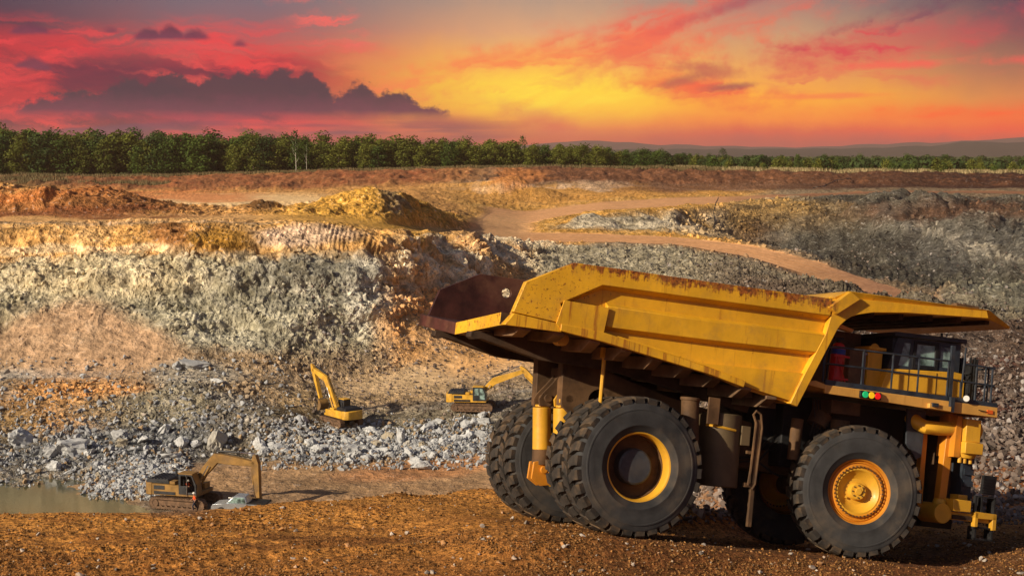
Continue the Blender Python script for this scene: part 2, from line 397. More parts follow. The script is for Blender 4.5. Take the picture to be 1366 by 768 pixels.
# feature lines near -> far: {u: (v, Y)}; hidden ones are given as (None, Y, z)
H = None
LN = [
 {0: (H, 5, -8.7)},
 {-200: (800, 31), 640: (795, 31), 1000: (790, 32.5), 1366: (790, 34), 1600: (790, 36)},
 {-200: (737, 34.5), 0: (735, 34.6), 640: (728, 35.3), 850: (722, 36), 1150: (748, 37.8), 1366: (745, 39.5), 1600: (745, 41)},
 {-200: (690, 40), 0: (686, 41), 200: (684, 41.5), 300: (679, 42), 400: (671, 43.5), 520: (661, 46), 640: (655, 50), 720: (652, 51), 850: (668, 47), 1000: (690, 44), 1200: (700, 46), 1366: (700, 48), 1600: (690, 52)},
 {-200: (H, 92, -34), 400: (H, 95, -33.6), 640: (H, 103, -33), 760: (H, 95, -30), 850: (H, 75, -20), 1000: (660, 54), 1200: (652, 58), 1366: (640, 60), 1600: (625, 66)},
 {-200: (H, 136, -34.6), 0: (H, 136, -34.4), 150: (H, 137, -34.2), 260: (H, 138, -33.7), 400: (H, 139, -33.4), 640: (H, 140, -33), 760: (H, 132, -31), 850: (H, 115, -25.5), 1000: (620, 72), 1200: (603, 72), 1366: (590, 73), 1600: (575, 80)},
 {-200: (662, 147), 0: (652, 149.5), 100: (642, 152), 180: (628, 155), 260: (609, 160), 350: (611, 160), 450: (614, 159), 560: (607, 162), 640: (598, 164), 760: (600, 155), 850: (600, 140), 1000: (590, 98), 1200: (560, 90), 1366: (550, 89), 1600: (535, 100)},
 {-200: (530, 182), 0: (527, 182), 250: (521, 178), 340: (545, 172), 400: (560, 171), 450: (566, 173), 560: (560, 175), 640: (554, 176), 760: (550, 172), 850: (545, 165), 1000: (540, 130), 1200: (520, 112), 1366: (510, 112), 1600: (495, 125)},
 {-200: (497, 192), 0: (496, 192), 250: (494, 190), 350: (500, 191), 450: (510, 195), 520: (505, 198), 620: (489, 201), 700: (474, 206), 850: (470, 205), 1000: (495, 168), 1200: (480, 142), 1366: (470, 142), 1600: (455, 160)},
 {-200: (347, 214), 0: (345, 214), 150: (341, 215), 230: (340, 214), 350: (338, 216), 480: (336, 218), 520: (350, 220), 570: (352, 232), 640: (360, 246), 700: (395, 245), 850: (402, 245), 1000: (425, 226), 1200: (450, 178), 1366: (445, 178), 1600: (430, 200)},
 {-200: (300, 221), 0: (298, 222), 250: (294, 223), 350: (294, 224), 480: (300, 228), 540: (318, 234), 600: (316, 255), 640: (319, 278), 700: (324, 298), 800: (324, 302), 900: (327, 300), 1000: (345, 284), 1100: (378, 260), 1200: (414, 233), 1366: (432, 205), 1600: (415, 230)},
 {-200: (294, 232), 0: (292, 233), 250: (290, 234), 400: (287, 236), 520: (300, 246), 600: (306, 280), 640: (306, 305), 700: (309, 325), 800: (311, 326), 900: (315, 320), 1000: (326, 302), 1100: (350, 280), 1200: (384, 251), 1366: (427, 213), 1600: (410, 240)},
 {-200: (232, 258), -60: (236, 260), 0: (242, 262), 60: (250, 262), 150: (250, 264), 210: (268, 262), 260: (282, 256), 330: (280, 256), 390: (281, 258), 450: (262, 262), 500: (250, 266), 545: (258, 270), 590: (286, 286), 640: (300, 312), 700: (305, 332), 735: (303, 338), 800: (284, 356), 900: (277, 375), 1000: (271, 418), 1100: (266, 438), 1200: (264, 438), 1366: (270, 425), 1600: (270, 430)},
 {-200: (H, 285, -8.2), 0: (H, 290, -8.6), 150: (H, 292, -9.6), 260: (277, 268), 330: (275, 270), 390: (274, 275), 450: (H, 285, -9.8), 500: (H, 300, -10.5), 560: (280, 310), 640: (293, 325), 700: (300, 340), 735: (290, 358), 800: (281, 368), 900: (275, 386), 1000: (268, 430), 1100: (263, 450), 1200: (260, 450), 1366: (263, 440), 1600: (262, 445)},
 {-200: (H, 395, -9.5), 0: (252, 395), 150: (258, 395), 260: (262, 330), 390: (262, 330), 500: (258, 360), 560: (262, 360), 640: (275, 372), 700: (283, 385), 735: (279, 394), 800: (270, 405), 900: (264, 432), 1000: (261, 460), 1100: (257, 474), 1200: (254, 476), 1366: (254, 472), 1600: (252, 475)},
 {-200: (246, 440), 0: (247, 450), 200: (258, 420), 390: (257, 400), 480: (252, 410), 600: (250, 425), 700: (249, 450), 800: (248, 470), 1000: (247, 505), 1366: (249, 498), 1600: (248, 500)},
 {-200: (238, 540), 0: (238, 545), 200: (238, 540), 390: (232, 540), 600: (226, 540), 700: (225, 542), 900: (227, 546), 1100: (232, 555), 1366: (234, 558), 1600: (234, 560)},
 {-200: (H, 760, -10.5), 600: (H, 760, -8.5), 1366: (H, 800, -11)},
 {0: (H, 2000, -12)},
 {0: (H, 5600, -16)},
]
ROWS = [14, 62, 58, 34, 34, 56, 84, 46, 150, 52, 26, 52, 16, 24, 26, 30, 16, 8, 5]
Uc = np.concatenate([np.linspace(-1500, -230, 70), np.arange(-215, 1590, 1.35), np.linspace(1600, 2900, 70)])
def smooth1(a, w):
    k = np.exp(-np.linspace(-2, 2, 2 * w + 1) ** 2); k /= k.sum()
    return np.convolve(np.pad(a, w, mode='edge'), k, 'valid')
Yl, Zl = [], []
Ug = np.arange(-1600, 3000, 2.0)
for d in LN:
    us = sorted(d); Ys = np.array([d[u][1] for u in us], float)
    Zs = np.array([d[u][2] if d[u][0] is None else z_of(d[u][0], d[u][1]) for u in us], float)
    yy = smooth1(np.interp(Ug, us, Ys), 14); zz = smooth1(np.interp(Ug, us, Zs), 14)
    Yl.append(np.interp(Uc, Ug, yy)); Zl.append(np.interp(Uc, Ug, zz))
Yr, Zr, Kr = [], [], []
for k in range(len(LN) - 1):
    n = ROWS[k]
    for i in range(n):
        t = i / n
        if k >= 17: t = t * t
        Yr.append(Yl[k] * (1 - t) + Yl[k + 1] * t); Zr.append(Zl[k] * (1 - t) + Zl[k + 1] * t); Kr.append(k + i / n)
Yr.append(Yl[-1]); Zr.append(Zl[-1]); Kr.append(len(LN) - 1.0)
Yg = np.array(Yr); Zg = np.array(Zr); Kg = np.repeat(np.array(Kr)[:, None], len(Uc), 1)
Ug2 = np.repeat(Uc[None, :], Yg.shape[0], 0)
Vg = v_of(Yg, Zg)
Xg = Yg * ((Ug2 - 683) / F) / cp        # columns are vertical planes through the viewpoint
# round the creases between the feature lines a little
for arr in (Yg, Zg):
    for _ in range(3):
        arr[1:-1] = arr[1:-1] * .5 + (arr[:-2] + arr[2:]) * .25
Xg = Yg * ((Ug2 - 683) / F) / cp
def sstep(x, a, b): t = np.clip((x - a) / (b - a), 0, 1); return t * t * (3 - 2 * t)
def rect(u, v, cu, cv, ru, rv, soft=.35):
    d = np.maximum(np.abs(u - cu) / ru, np.abs(v - cv) / rv); return 1 - sstep(d, 1 - soft, 1 + soft)
def ell(u, v, cu, cv, ru, rv, ang=0., soft=.4):
    c, s = math.cos(ang), math.sin(ang); a = ((u - cu) * c + (v - cv) * s) / ru; b = (-(u - cu) * s + (v - cv) * c) / rv
    return 1 - sstep(np.sqrt(a * a + b * b), 1 - soft, 1 + soft)
# big features first, in metres
def bumpm(cx, cy, rx, ry, h, ang=0):
    global Zg
    c, s = math.cos(ang), math.sin(ang); a = ((Xg - cx) * c + (Yg - cy) * s) / rx; b = (-(Xg - cx) * s + (Yg - cy) * c) / ry
    Zg = Zg + h * np.clip(1 - np.sqrt(a * a + b * b), 0, 1) ** 1.15
bumpm(x_of(350, 272, 262), 262, 4.5, 6, 1.7)
bumpm(x_of(690, 232, 430), 430, 15, 20, 3.6); bumpm(x_of(655, 236, 425), 425, 26, 14, 2.0)
bumpm(x_of(100, 262, 245), 246, 20, 7, 1.5, .05); bumpm(x_of(20, 262, 245), 246, 14, 6, 1.4)
bumpm(x_of(260, 380, 175), 181, 0.1, .1, 0)
def ridge(pts, h, w):
    global Zg
    P = [(x_of(u, v, y), y) for u, v, y in pts]; best = np.full(Xg.shape, 1e9)
    for (ax, ay), (bx, by) in zip(P[:-1], P[1:]):
        L = (bx - ax) ** 2 + (by - ay) ** 2; t = np.clip(((Xg - ax) * (bx - ax) + (Yg - ay) * (by - ay)) / L, 0, 1)
        best = np.minimum(best, np.hypot(Xg - ax - t * (bx - ax), Yg - ay - t * (by - ay)))
    keep = (1 - sstep(Kg, 12.3, 12.9)) * sstep(Kg, 10.9, 11.3) if h > 0 else (1 - sstep(Kg, 11.7, 12)) * sstep(Kg, 11.0, 11.3)
    Zg = Zg + h * np.exp(-(best / w) ** 1.6) * keep
ridge([(1185, 296, 385), (1260, 318, 345), (1366, 350, 300), (1450, 375, 275)], 5, 13)
ridge([(1290, 290, 400), (1340, 300, 385), (1450, 310, 370)], 1.2, 16)
ridge([(1030, 300, 370), (1110, 300, 370), (1150, 330, 320)], -8, 26)
X0, Y0, Z0 = Xg.copy(), Yg.copy(), Zg.copy()
Vg = v_of(Yg, Zg)
# zone weights
cliff = sstep(Kg, 8.05, 8.5) * (1 - sstep(Kg, 9.7, 10.0)) * (1 - sstep(Ug2, 620, 760))
near = 1 - sstep(Kg, 2.9, 3.3)
farplain = sstep(Kg, 16, 16.6)
rightslope = sstep(Ug2, 1020, 1180) * sstep(Kg, 3.2, 4.5) * (1 - sstep(Kg, 12.6, 13))
# normals of the smooth base
def normals(X, Y, Z):
    du = np.stack([np.gradient(a, axis=1) for a in (X, Y, Z)], -1); dv = np.stack([np.gradient(a, axis=0) for a in (X, Y, Z)], -1)
    n = np.cross(du, dv); n /= np.linalg.norm(n, axis=-1, keepdims=True) + 1e-9; return n
n0 = normals(Xg, Yg, Zg); n0 *= np.sign(n0[..., 2:3] + 1e-6 + (np.abs(n0[..., 2:3]) < .02) * 0)
xx, yy, zz = Xg, Yg, Zg
big = fbm(xx, yy, zz, .03, 4, .5, 1); mid = fbm(xx, yy, zz, .13, 5, .55, 2); fin = fbm(xx, yy, zz, .6, 4, .6, 3)
rid = 1 - np.abs(fbm(xx, yy, zz * .5, .09, 4, .55, 8)) * 2
c1, c2, cv1 = cells(xx + mid * 1.5, yy, zz * 1.0 + fin * .5, .22, 4)
d1, d2, cv2 = cells(xx + mid, yy, zz, .62, 5)
disp = np.zeros_like(xx)
amp_mid = sstep(Kg, 3.4, 5) * (1 - farplain)
depthk = np.clip(Yg / 200, .25, 2.2)
# generic pit ground
disp += amp_mid * (mid * .9 + fin * .28 + (cv2 - .5) * .14)
# road / flat floor should stay smoother
def lineband(pts, half):
    """distance in metres to a track centre line given as sight-line points on the terrain"""
    P = [(x_of(u, v, y), y) for u, v, y in pts]; best = np.full(Xg.shape, 1e9)
    for (ax, ay), (bx, by) in zip(P[:-1], P[1:]):
        L = (bx - ax) ** 2 + (by - ay) ** 2; t = np.clip(((Xg - ax) * (bx - ax) + (Yg - ay) * (by - ay)) / L, 0, 1)
        best = np.minimum(best, np.hypot(Xg - ax - t * (bx - ax), Yg - ay - t * (by - ay)))
    return best
roadA = (np.clip(1 - np.abs(Kg - 10.5) / .62, 0, 1) > 0) * sstep(Ug2, 618, 650) * (1 - sstep(Ug2, 1225, 1262))
roadA = roadA * (1 - sstep(np.abs(Kg - 10.5), .38, .50))
roadB = (1 - sstep(np.abs(Kg - 13.5 - .2 * sstep(Ug2, 950, 1050)), .44 - .30 * sstep(Ug2, 930, 1060), .58 - .34 * sstep(Ug2, 930, 1060))) * sstep(Ug2, 630, 665)
bend = ell(Ug2, Vg, 668, 304, 40, 17) * (Kg > 10.2) * (Kg < 14) * (Ug2 > 612)
roadm = np.clip(roadA + roadB + bend, 0, 1)
lowroad = sstep(Kg, 7.55, 7.8) * (1 - sstep(Kg, 8.0, 8.12)) * sstep(Ug2, 420, 480) * (1 - sstep(Ug2, 760, 800))
floorm = sstep(Kg, 4.2, 5.0) * (1 - sstep(Kg, 5.85, 6.05)) * (1 - sstep(Ug2, 780, 900))
plat = sstep(Kg, 10.05, 10.4) * (1 - sstep(Kg, 11.0, 11.3)) * (1 - sstep(Ug2, 540, 600))
sandy = ell(Ug2, Vg, 330, 270, 150, 12, .0) * (Kg > 13.0) * (Kg < 15)
calm = np.clip(roadm + lowroad * .85 + floorm * .8 + plat * .8 + sandy * .8, 0, 1)
disp *= 1 - calm * .9
disp += floorm * (fin * .10 + mid * .22)
# rock faces: facets and ledges
rockf = cliff
stk = fbm(xx * 1.0 + zz * .35, yy, zz * .22, .55, 4, .6, 36)
disp += rockf * .9 * (sstep(np.sin(zz * 1.25 + mid * 2.5 + big * 5), -.2, .7) - .5)
disp += rockf * ((cv1 - .5) * .22 + (cv2 - .5) * .16 + mid * .55 + fin * .22 + big * 2.8 + stk * .6 + (1 - np.abs(fbm(xx, yy, zz, .045, 3, .5, 37)) * 2) * 1.6)
# claw marks of the excavator bucket on the cut faces
teeth = np.abs(((xx * (1.62 + .12 * np.sin(xx * .013)) + mid * .45 + zz * (.10 + .05 * np.sin(xx * .05))) % 1.0) - .5) * 2
gm = (sstep(Kg, 8.93, 9.08) * (1 - sstep(Kg, 9.78, 9.95))) * (1 - sstep(Ug2, 470, 540)) * (1 - .75 * rect(Ug2, Vg, 245, 320, 28, 40))
gm = np.maximum(gm, sstep(Kg, 8.25, 8.5) * (1 - sstep(Kg, 8.93, 9.0)) * (1 - sstep(Ug2, 500, 520)) * sstep(fbm(xx, yy, zz, .06, 3, .5, 31), -.25, .2) * .75)
gm = np.maximum(gm, sstep(Kg, 11.1, 11.3) * (1 - sstep(Kg, 11.9, 12)) * sstep(Ug2, 940, 1000) * (1 - sstep(Ug2, 1150, 1220)) * .8)
gm = np.maximum(gm, sstep(Kg, 14.2, 14.5) * (1 - sstep(Kg, 15, 15.1)) * sstep(Ug2, 560, 600) * .5)
gv = .08 + 1.0 * sstep(fbm(xx, yy, zz, .10, 4, .6, 33), -.12, .35)
disp = disp * (1 - gm * .35) + gm * gv * (teeth - .5) * .27 * np.clip(Yg / 230, 1, 1.8)
cone = np.clip(ell(Ug2, Vg, 110, 468, 140, 62) + ell(Ug2, Vg, 590, 450, 90, 70) * .8 + ell(Ug2, Vg, 250, 400, 30, 20) * 0, 0, 1) * (Kg > 7.4) * (Kg < 9.2)
disp *= 1 - cone * .7; disp += cone * (fin * .22 + (1 - np.abs(fbm(xx, yy * .4, zz * .25, .25, 3, .6, 38)) * 2) * .25)
# gullied spur and mounds
gul = sstep(Ug2, 500, 560) * (1 - sstep(Ug2, 700, 800)) * sstep(Kg, 8.0, 8.6) * (1 - sstep(Kg, 10.2, 10.6))
disp += gul * (1 - cone * .8) * (rid * 1.6 - .8 + mid * 1.2)
md = sstep(Kg, 11.05, 11.4) * (1 - sstep(Kg, 13, 13.5)) * (1 - sstep(Ug2, 600, 640))
disp += md * ((1 - np.abs(fbm(xx, yy * .6, zz, .28, 4, .6, 12)) * 2) * .9 - .5)
redb = sstep(Kg, 15.0, 15.2) * (1 - sstep(Kg, 15.9, 16.05))
disp += redb * (1 - np.abs(fbm(xx, yy * .3, zz, .10, 4, .6, 17)) * 2) * 1.4
# right-hand talus
ra_ = .8; sa = xx * math.cos(ra_) + yy * math.sin(ra_); sb = yy * math.cos(ra_) - xx * math.sin(ra_)
strat = fbm(sa * .16, sb, zz, .15, 3, .5, 39)
disp += rightslope * (strat * 2.2 + rid * 1.1 - .6 + (cv1 - .5) * .22 + fin * .12 + big * 3.0) * np.clip(Yg / 160, .12, 1.2)
wedge = sstep(Kg, 11.1, 11.4) * (1 - sstep(Kg, 11.8, 12)) * sstep(Ug2, 720, 780)
disp += wedge * (rid * 1.6 - .8 + mid * .8)
slope2 = sstep(Kg, 9.0, 9.2) * (1 - sstep(Kg, 9.85, 10)) * sstep(Ug2, 680, 740)
disp += slope2 * (rid * .7 + (cv2 - .5) * .2 + fin * .25)
disp *= (1 - sstep(Kg, 15.9, 16.3)) * (1 - roadm * .93)
disp *= 1 - .0 * near
# foreground: clods, ruts
n1 = fbm(xx, yy, zz, .5, 5, .6, 21); n2 = fbm(xx, yy, zz, 4.5, 3, .6, 22)
fgw = 1 - sstep(Kg, 2.95, 3.5)
disp = disp * (1 - fgw) + fgw * (n1 * .16 + n2 * .035 + (1 - np.abs(fbm(xx * .35, yy, zz, 1.1, 4, .55, 24)) * 2) * .09)
Xg = Xg + n0[..., 0] * disp; Yg = Yg + n0[..., 1] * disp; Zg = Zg + n0[..., 2] * disp
# settle the ground under the haul truck's wheels
H4 = np.stack([Xg, Yg, Zg, np.ones_like(Xg)], -1) @ TRi.T
lx, ly, lz = H4[..., 0], H4[..., 1], H4[..., 2]
dxm = np.maximum(np.maximum(-2.3 - lx, lx - 9.2), 0); dym = np.maximum(np.maximum(-.5 - ly, ly - 7.6), 0)
rut = 0
for y0_ in (.5, 1.65, 5.25, 6.4): rut = rut + np.exp(-((ly - y0_ - .25 * np.sin(lx * .35)) / .42) ** 4) * .075 - np.exp(-((ly - y0_ - .6) / .16) ** 2) * .04
rut = rut * ((lx > -16) & (lx < 12)) * (Kg < 3.2) * (.6 + .4 * np.abs(np.sin(lx * 8.5)))
fade = np.clip(1 - np.hypot(dxm / 3.2, dym / 1.8), 0, 1); fade = fade * fade * (3 - 2 * fade) * (Yg < 70)
# plane height (world z) of the truck's ground under each vertex
a, b_, c_ = TRf[:3, 2]; zp = TR_LOC[2] - (a * (Xg - TR_LOC[0]) + b_ * (Yg - TR_LOC[1])) / c_
Zg = Zg * (1 - fade) + (zp + .015 + n2 * .03 + n1 * .04 * (1 - fade)) * fade - rut
# heaps pushed up by the wheels + tyre ruts
Vf = v_of(Yg, Zg)
# ------ colour of the ground by what it is made of, with some shade mixed in
def C(r, g, b): return np.array(lin((r, g, b)))
wu = Ug2 + fbm(xx, yy, zz, .06, 4, .6, 41) * 42 * np.clip(Yg / 200, .25, 1); wv = Vf + fbm(xx, yy, zz, .07, 4, .6, 42) * 20
K = Kg + fbm(xx, yy, zz, .08, 4, .6, 43) * .22 * (Kg > 6)
colr = np.zeros(Xg.shape + (3,))
def put(mask, c, k=1.0):
    global colr
    m = np.clip(mask * k, 0, 1)[..., None]; colr = colr * (1 - m) + c * m
nA = fbm(xx, yy, zz, .10, 5, .6, 51); nB = fbm(xx, yy, zz, .35, 4, .6, 52); nC = fbm(xx, yy, zz, 1.4, 3, .6, 53)
put(np.ones_like(xx), C(150, 128, 100))
# foreground soil
put(1 - sstep(Kg, 3.0, 3.6), C(188, 130, 62))
put((1 - sstep(Kg, 3.0, 3.6)) * sstep(n1 + n2 * .5, .0, .45), C(138, 88, 40), .8)
put((1 - sstep(Kg, 3.0, 3.6)) * sstep(-n1, .1, .5), C(206, 146, 74), .6)
put((1 - sstep(Kg, 2.2, 3.2)) * sstep(wu, 600, 900), C(80, 54, 36), .9)  # brown soil, also darkened under and right of the truck for shade
put((1 - sstep(K + n1 * 1.2, 1.2, 2.6)) , C(112, 68, 34), .75); put((1 - sstep(Kg, 2.2, 3.0)) * sstep(fbm(xx, yy * 2, zz, .35, 4, .6, 91), .05, .35), C(96, 58, 30), .7)
# pit floor
put(floorm, C(158, 126, 92)); put(floorm * sstep(nA, 0, .4), C(176, 140, 98), .8)
put(floorm * ell(wu, wv, 380, 650, 90, 16), C(132, 108, 84), .6); put(floorm * ell(wu, wv, 560, 625, 130, 14, -.1), C(176, 124, 82), .8)
put(ell(wu, wv, 225, 668, 60, 22) * (Kg < 6.2), C(96, 88, 78), .8)
# rubble slope behind the floor
rub = sstep(K, 5.85, 6.05) * (1 - sstep(K, 7.1, 7.5)) * (1 - sstep(wu, 860, 960))
put(rub, C(116, 108, 94)); put(rub * sstep(nB, 0, .35), C(166, 160, 150), .7); put(rub * sstep(-nA, .1, .4), C(118, 104, 80), .7)
put(ell(wu, wv, 400, 540, 45, 28), C(98, 84, 58), .8); put(ell(wu, wv, 560, 560, 110, 18), C(132, 122, 100), .6)
put(ell(wu, wv, 130, 590, 170, 34) * (Kg > 5.6), C(100, 104, 106), .85)
put(ell(wu, wv, 70, 545, 90, 34), C(196, 146, 88), .75); put(ell(wu, wv, 20, 570, 50, 26), C(142, 120, 80), .6)
put(ell(wu, wv, 200, 545, 90, 28), C(138, 130, 108), .7); put(ell(wu, wv, 110, 520, 80, 12), C(206, 150, 88), .8)
put(ell(wu, wv, 50, 500, 90, 10), C(178, 176, 168), .7)
put(lowroad, C(206, 178, 140), .85); put(sstep(K, 7.5, 8) * (1 - sstep(K, 8, 8.3)) * sstep(wu, 540, 640), C(218, 160, 90), .7)
# talus at the foot of the left cliff
put(ell(wu, wv, 110, 450, 130, 60), C(178, 146, 114)); put(ell(wu, wv, 70, 430, 60, 30) * sstep(nB, -.2, .3), C(170, 148, 122), .5)
put(ell(wu, wv, 250, 500, 60, 20), C(150, 146, 134), .7)
# grey cliff
cl = sstep(K, 8.1, 8.35) * (1 - sstep(K, 8.9, 9.1)) * (1 - sstep(wu, 500, 545)) * (1 - ell(wu, wv, 100, 465, 130, 62, 0, .2))
put(cl, C(166, 158, 132)); put(cl * sstep(nA, .05, .35), C(204, 192, 164), .7); put(cl * sstep(-nB, .1, .45), C(142, 132, 102), .6)
put(cl * ell(wu, wv, 430, 375, 110, 42), C(120, 118, 108), .85); put(cl * ell(wu, wv, 330, 430, 130, 50), C(160, 156, 136), .6)
vein = 1 - np.abs(fbm(xx, yy, zz, .32, 5, .62, 44)) * 2
put(cl * sstep(vein, .86, .97), C(96, 88, 66), .6); put(cl * sstep(stk, .12, .4), C(206, 198, 176), .45); put(cl * sstep(-stk, .15, .4), C(128, 122, 98), .5)
put(cl * ell(wu, wv, 130, 370, 140, 30), C(206, 188, 150), .6); put(cl * ell(wu, wv, 300, 470, 60, 26), C(172, 168, 150), .7)
put(cl * ell(wu, wv, 500, 400, 30, 50), C(208, 202, 184), .7)
# orange cut band
ob = sstep(K, 8.9, 9.1) * (1 - sstep(K, 9.85, 10)) * (1 - sstep(wu, 560, 640))
put(ob, C(200, 152, 88)); put(ob * sstep(nA, 0, .35), C(214, 176, 122), .6); put(ob * ell(wu, wv, 400, 318, 70, 14), C(216, 186, 156), .9)
put(ob * ell(wu, wv, 300, 322, 50, 18), C(168, 122, 44), .9); put(ob * ell(wu, wv, 232, 315, 26, 26), C(140, 92, 52), .8)
put(ob * rect(wu, wv, 110, 336, 130, 6), C(226, 200, 158), .7)
# spur right of the cliff
sp_ = sstep(wu, 500, 540) * (1 - sstep(wu, 720, 800)) * sstep(K, 8.0, 8.3) * (1 - sstep(K, 10, 10.3))
put(sp_, C(204, 160, 106)); put(sp_ * sstep(rid, .35, .75) , C(222, 208, 178), .75); put(sp_ * ell(wu, wv, 560, 440, 110, 50), C(206, 152, 92), .9)
put(sp_ * ell(wu, wv, 590, 350, 60, 34) * sstep(nA, -.1, .2), C(214, 200, 172), .8); put(sp_ * ell(wu, wv, 520, 330, 50, 18), C(200, 150, 70), .8)
put(ell(wu, wv, 480, 520, 130, 18, -.1) * (Kg > 6.6), C(190, 160, 118), .45)
# plateau, mounds
pl = sstep(K, 9.95, 10.1) * (1 - sstep(K, 16, 16.2)) * (1 - sstep(wu, 600, 680))
put(pl, C(204, 152, 88)); put(pl * sstep(nB, 0, .4), C(164, 112, 60), .6)
put(pl * (Kg < 11.2), C(216, 170, 112), .7)
put(ell(wu, wv, 110, 268, 170, 22) * (Kg > 10.8) * (Kg < 13), C(148, 94, 52), .85); put(ell(wu, wv, 60, 258, 110, 9) * (Kg > 11), C(196, 120, 62), .6)
put(ell(wu, wv, 90, 284, 180, 7) * (Kg > 10.6) * (Kg < 12), C(122, 70, 40), .8)
put(ell(wu, wv, 500, 280, 120, 34) * (Kg > 9.8) * (Kg < 13), C(206, 156, 66), .9); put(ell(wu, wv, 530, 262, 26, 12, .5) * (Kg < 12.9), C(140, 122, 92), .8)
put(ell(Ug2, Vf, 350, 272, 20, 8) * (Kg < 14), C(112, 78, 44), .9)
put(sandy, C(236, 200, 146), .9); put(ell(wu, wv, 250, 262, 100, 8) * (Kg > 13), C(210, 130, 76), .8)
put(redb * (1 - sstep(wu, 560, 700)), C(150, 96, 60), .95); put(redb * (1 - sstep(wu, 560, 700)) * sstep(nB, 0, .3), C(140, 74, 42), .6)
put((K > 14.9) * (K < 16) * (1 - sstep(wu, 0, 190)) * 1., C(112, 88, 56), .8)
# far left bench, centre
ce = sstep(wu, 590, 660) * (1 - sstep(wu, 960, 1040)) * sstep(K, 10, 10.2) * (1 - sstep(K, 14.9, 15.2))
put(ce, C(196, 146, 70)); put(ce * sstep(nB, -.1, .3), C(216, 176, 112), .5)
put(ce * sstep(K, 14, 14.4), C(210, 152, 78), .7); put(ell(wu, wv, 830, 245, 190, 4), C(220, 186, 150), .8)
put(wedge * (1 - sstep(wu, 900, 1020)), C(156, 146, 122), .95); put(wedge * sstep(wu, 860, 960) * (1 - sstep(wu, 960, 1040)), C(176, 136, 72), .8); put(wedge * sstep(rid, .5, .8) * (1 - sstep(wu, 940, 1040)), C(204, 192, 168), .5)
s2 = slope2
put(s2, C(142, 134, 112), .95); put(s2 * sstep(nC, 0, .5), C(168, 160, 140), .6)
bb = sstep(K, 14.3, 14.7) * (1 - sstep(K, 15.9, 16.05)) * sstep(wu, 760, 900); put(bb, C(116, 78, 54), .9); put(bb * sstep(wu, 980, 1250), C(78, 50, 38), .9)
put(redb * sstep(wu, 600, 720), C(116, 76, 50), 1.); put(redb * sstep(wu, 1050, 1350), C(72, 45, 34), .9); put(redb * sstep(wu, 600, 720) * sstep(nB, .1, .4), C(150, 100, 66), .6)
put(ell(wu, wv, 690, 236, 30, 12) * (Kg > 14), C(196, 126, 68), .8)
# right-hand quarry side; part of its shade sits in these tones
rs = sstep(wu, 930, 1010) * sstep(K, 11.0, 11.15) * (1 - sstep(K, 12.9, 13.1))
put(rs, C(100, 95, 82)); put(rs * ell(wu, wv, 1020, 285, 130, 24), C(184, 146, 84), .85); put(rs * ell(wu, wv, 1000, 310, 44, 18), C(112, 80, 44), .9)
put(rs * ell(wu, wv, 1260, 280, 130, 14), C(118, 84, 62), .85); put(rs * ell(wu, wv, 1120, 320, 120, 40), C(96, 93, 84), .7)
put(rs * ell(wu, wv, 1200, 350, 90, 36), C(74, 71, 62), .7)
put(rs * ell(wu, wv, 1320, 330, 110, 40), C(106, 104, 98), .7)
put(ell(Ug2, wv, 1286, 325, 88, 5, .31) * (Kg > 11), C(168, 160, 144), .9)
put(ell(wu, wv, 1330, 400, 80, 36) * (Kg > 9), C(128, 126, 110), .7); put(rs * sstep(strat, .1, .4), C(132, 126, 112), .35); put(rs * sstep(-strat, .1, .4), C(62, 56, 48), .55)
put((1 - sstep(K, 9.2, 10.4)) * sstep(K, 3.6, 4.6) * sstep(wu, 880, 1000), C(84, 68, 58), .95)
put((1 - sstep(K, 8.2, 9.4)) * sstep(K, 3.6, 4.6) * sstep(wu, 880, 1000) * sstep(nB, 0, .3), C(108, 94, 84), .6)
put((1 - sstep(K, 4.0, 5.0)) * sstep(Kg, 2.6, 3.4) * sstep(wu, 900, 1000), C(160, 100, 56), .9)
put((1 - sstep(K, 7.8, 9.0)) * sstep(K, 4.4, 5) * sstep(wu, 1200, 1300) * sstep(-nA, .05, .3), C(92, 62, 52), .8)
put(roadm, C(210, 154, 104), .98); put(roadm * sstep(wu, 930, 1060) * (Kg > 12), C(150, 98, 70), .9); put(bend, C(224, 172, 116), .8)
put(roadm * sstep(np.abs(np.sin(Kg * 19)), .7, .98), C(226, 186, 146), .3)
put(roadm * sstep(wu, 1060, 1200) * (Kg < 11.2), C(172, 126, 98), .8)
# under the trees
put(sstep(Kg, 15.95, 16.1), C(112, 100, 52)); put(sstep(Kg, 16.0, 16.3), C(72, 78, 36), .9)
put(sstep(Kg, 17, 17.5), C(70, 84, 48))
wat = 1 - sstep(Zg, -34.2, -33.9)
put((wat > 0) * sstep(Kg, 5, 5.3) * (Kg < 6.6) * wat, C(96, 90, 62), .8)
colr *= (1 - .30 * sstep(wu, 960, 1150) * sstep(Kg, 8.5, 9.5) * (1 - sstep(Kg, 15.9, 16)))[..., None]  # right side darkened in the colour to stand for its shade
colr *= (1 + nC * .22 + nB * .14)[..., None]
colr = np.clip(colr, .01, .9)
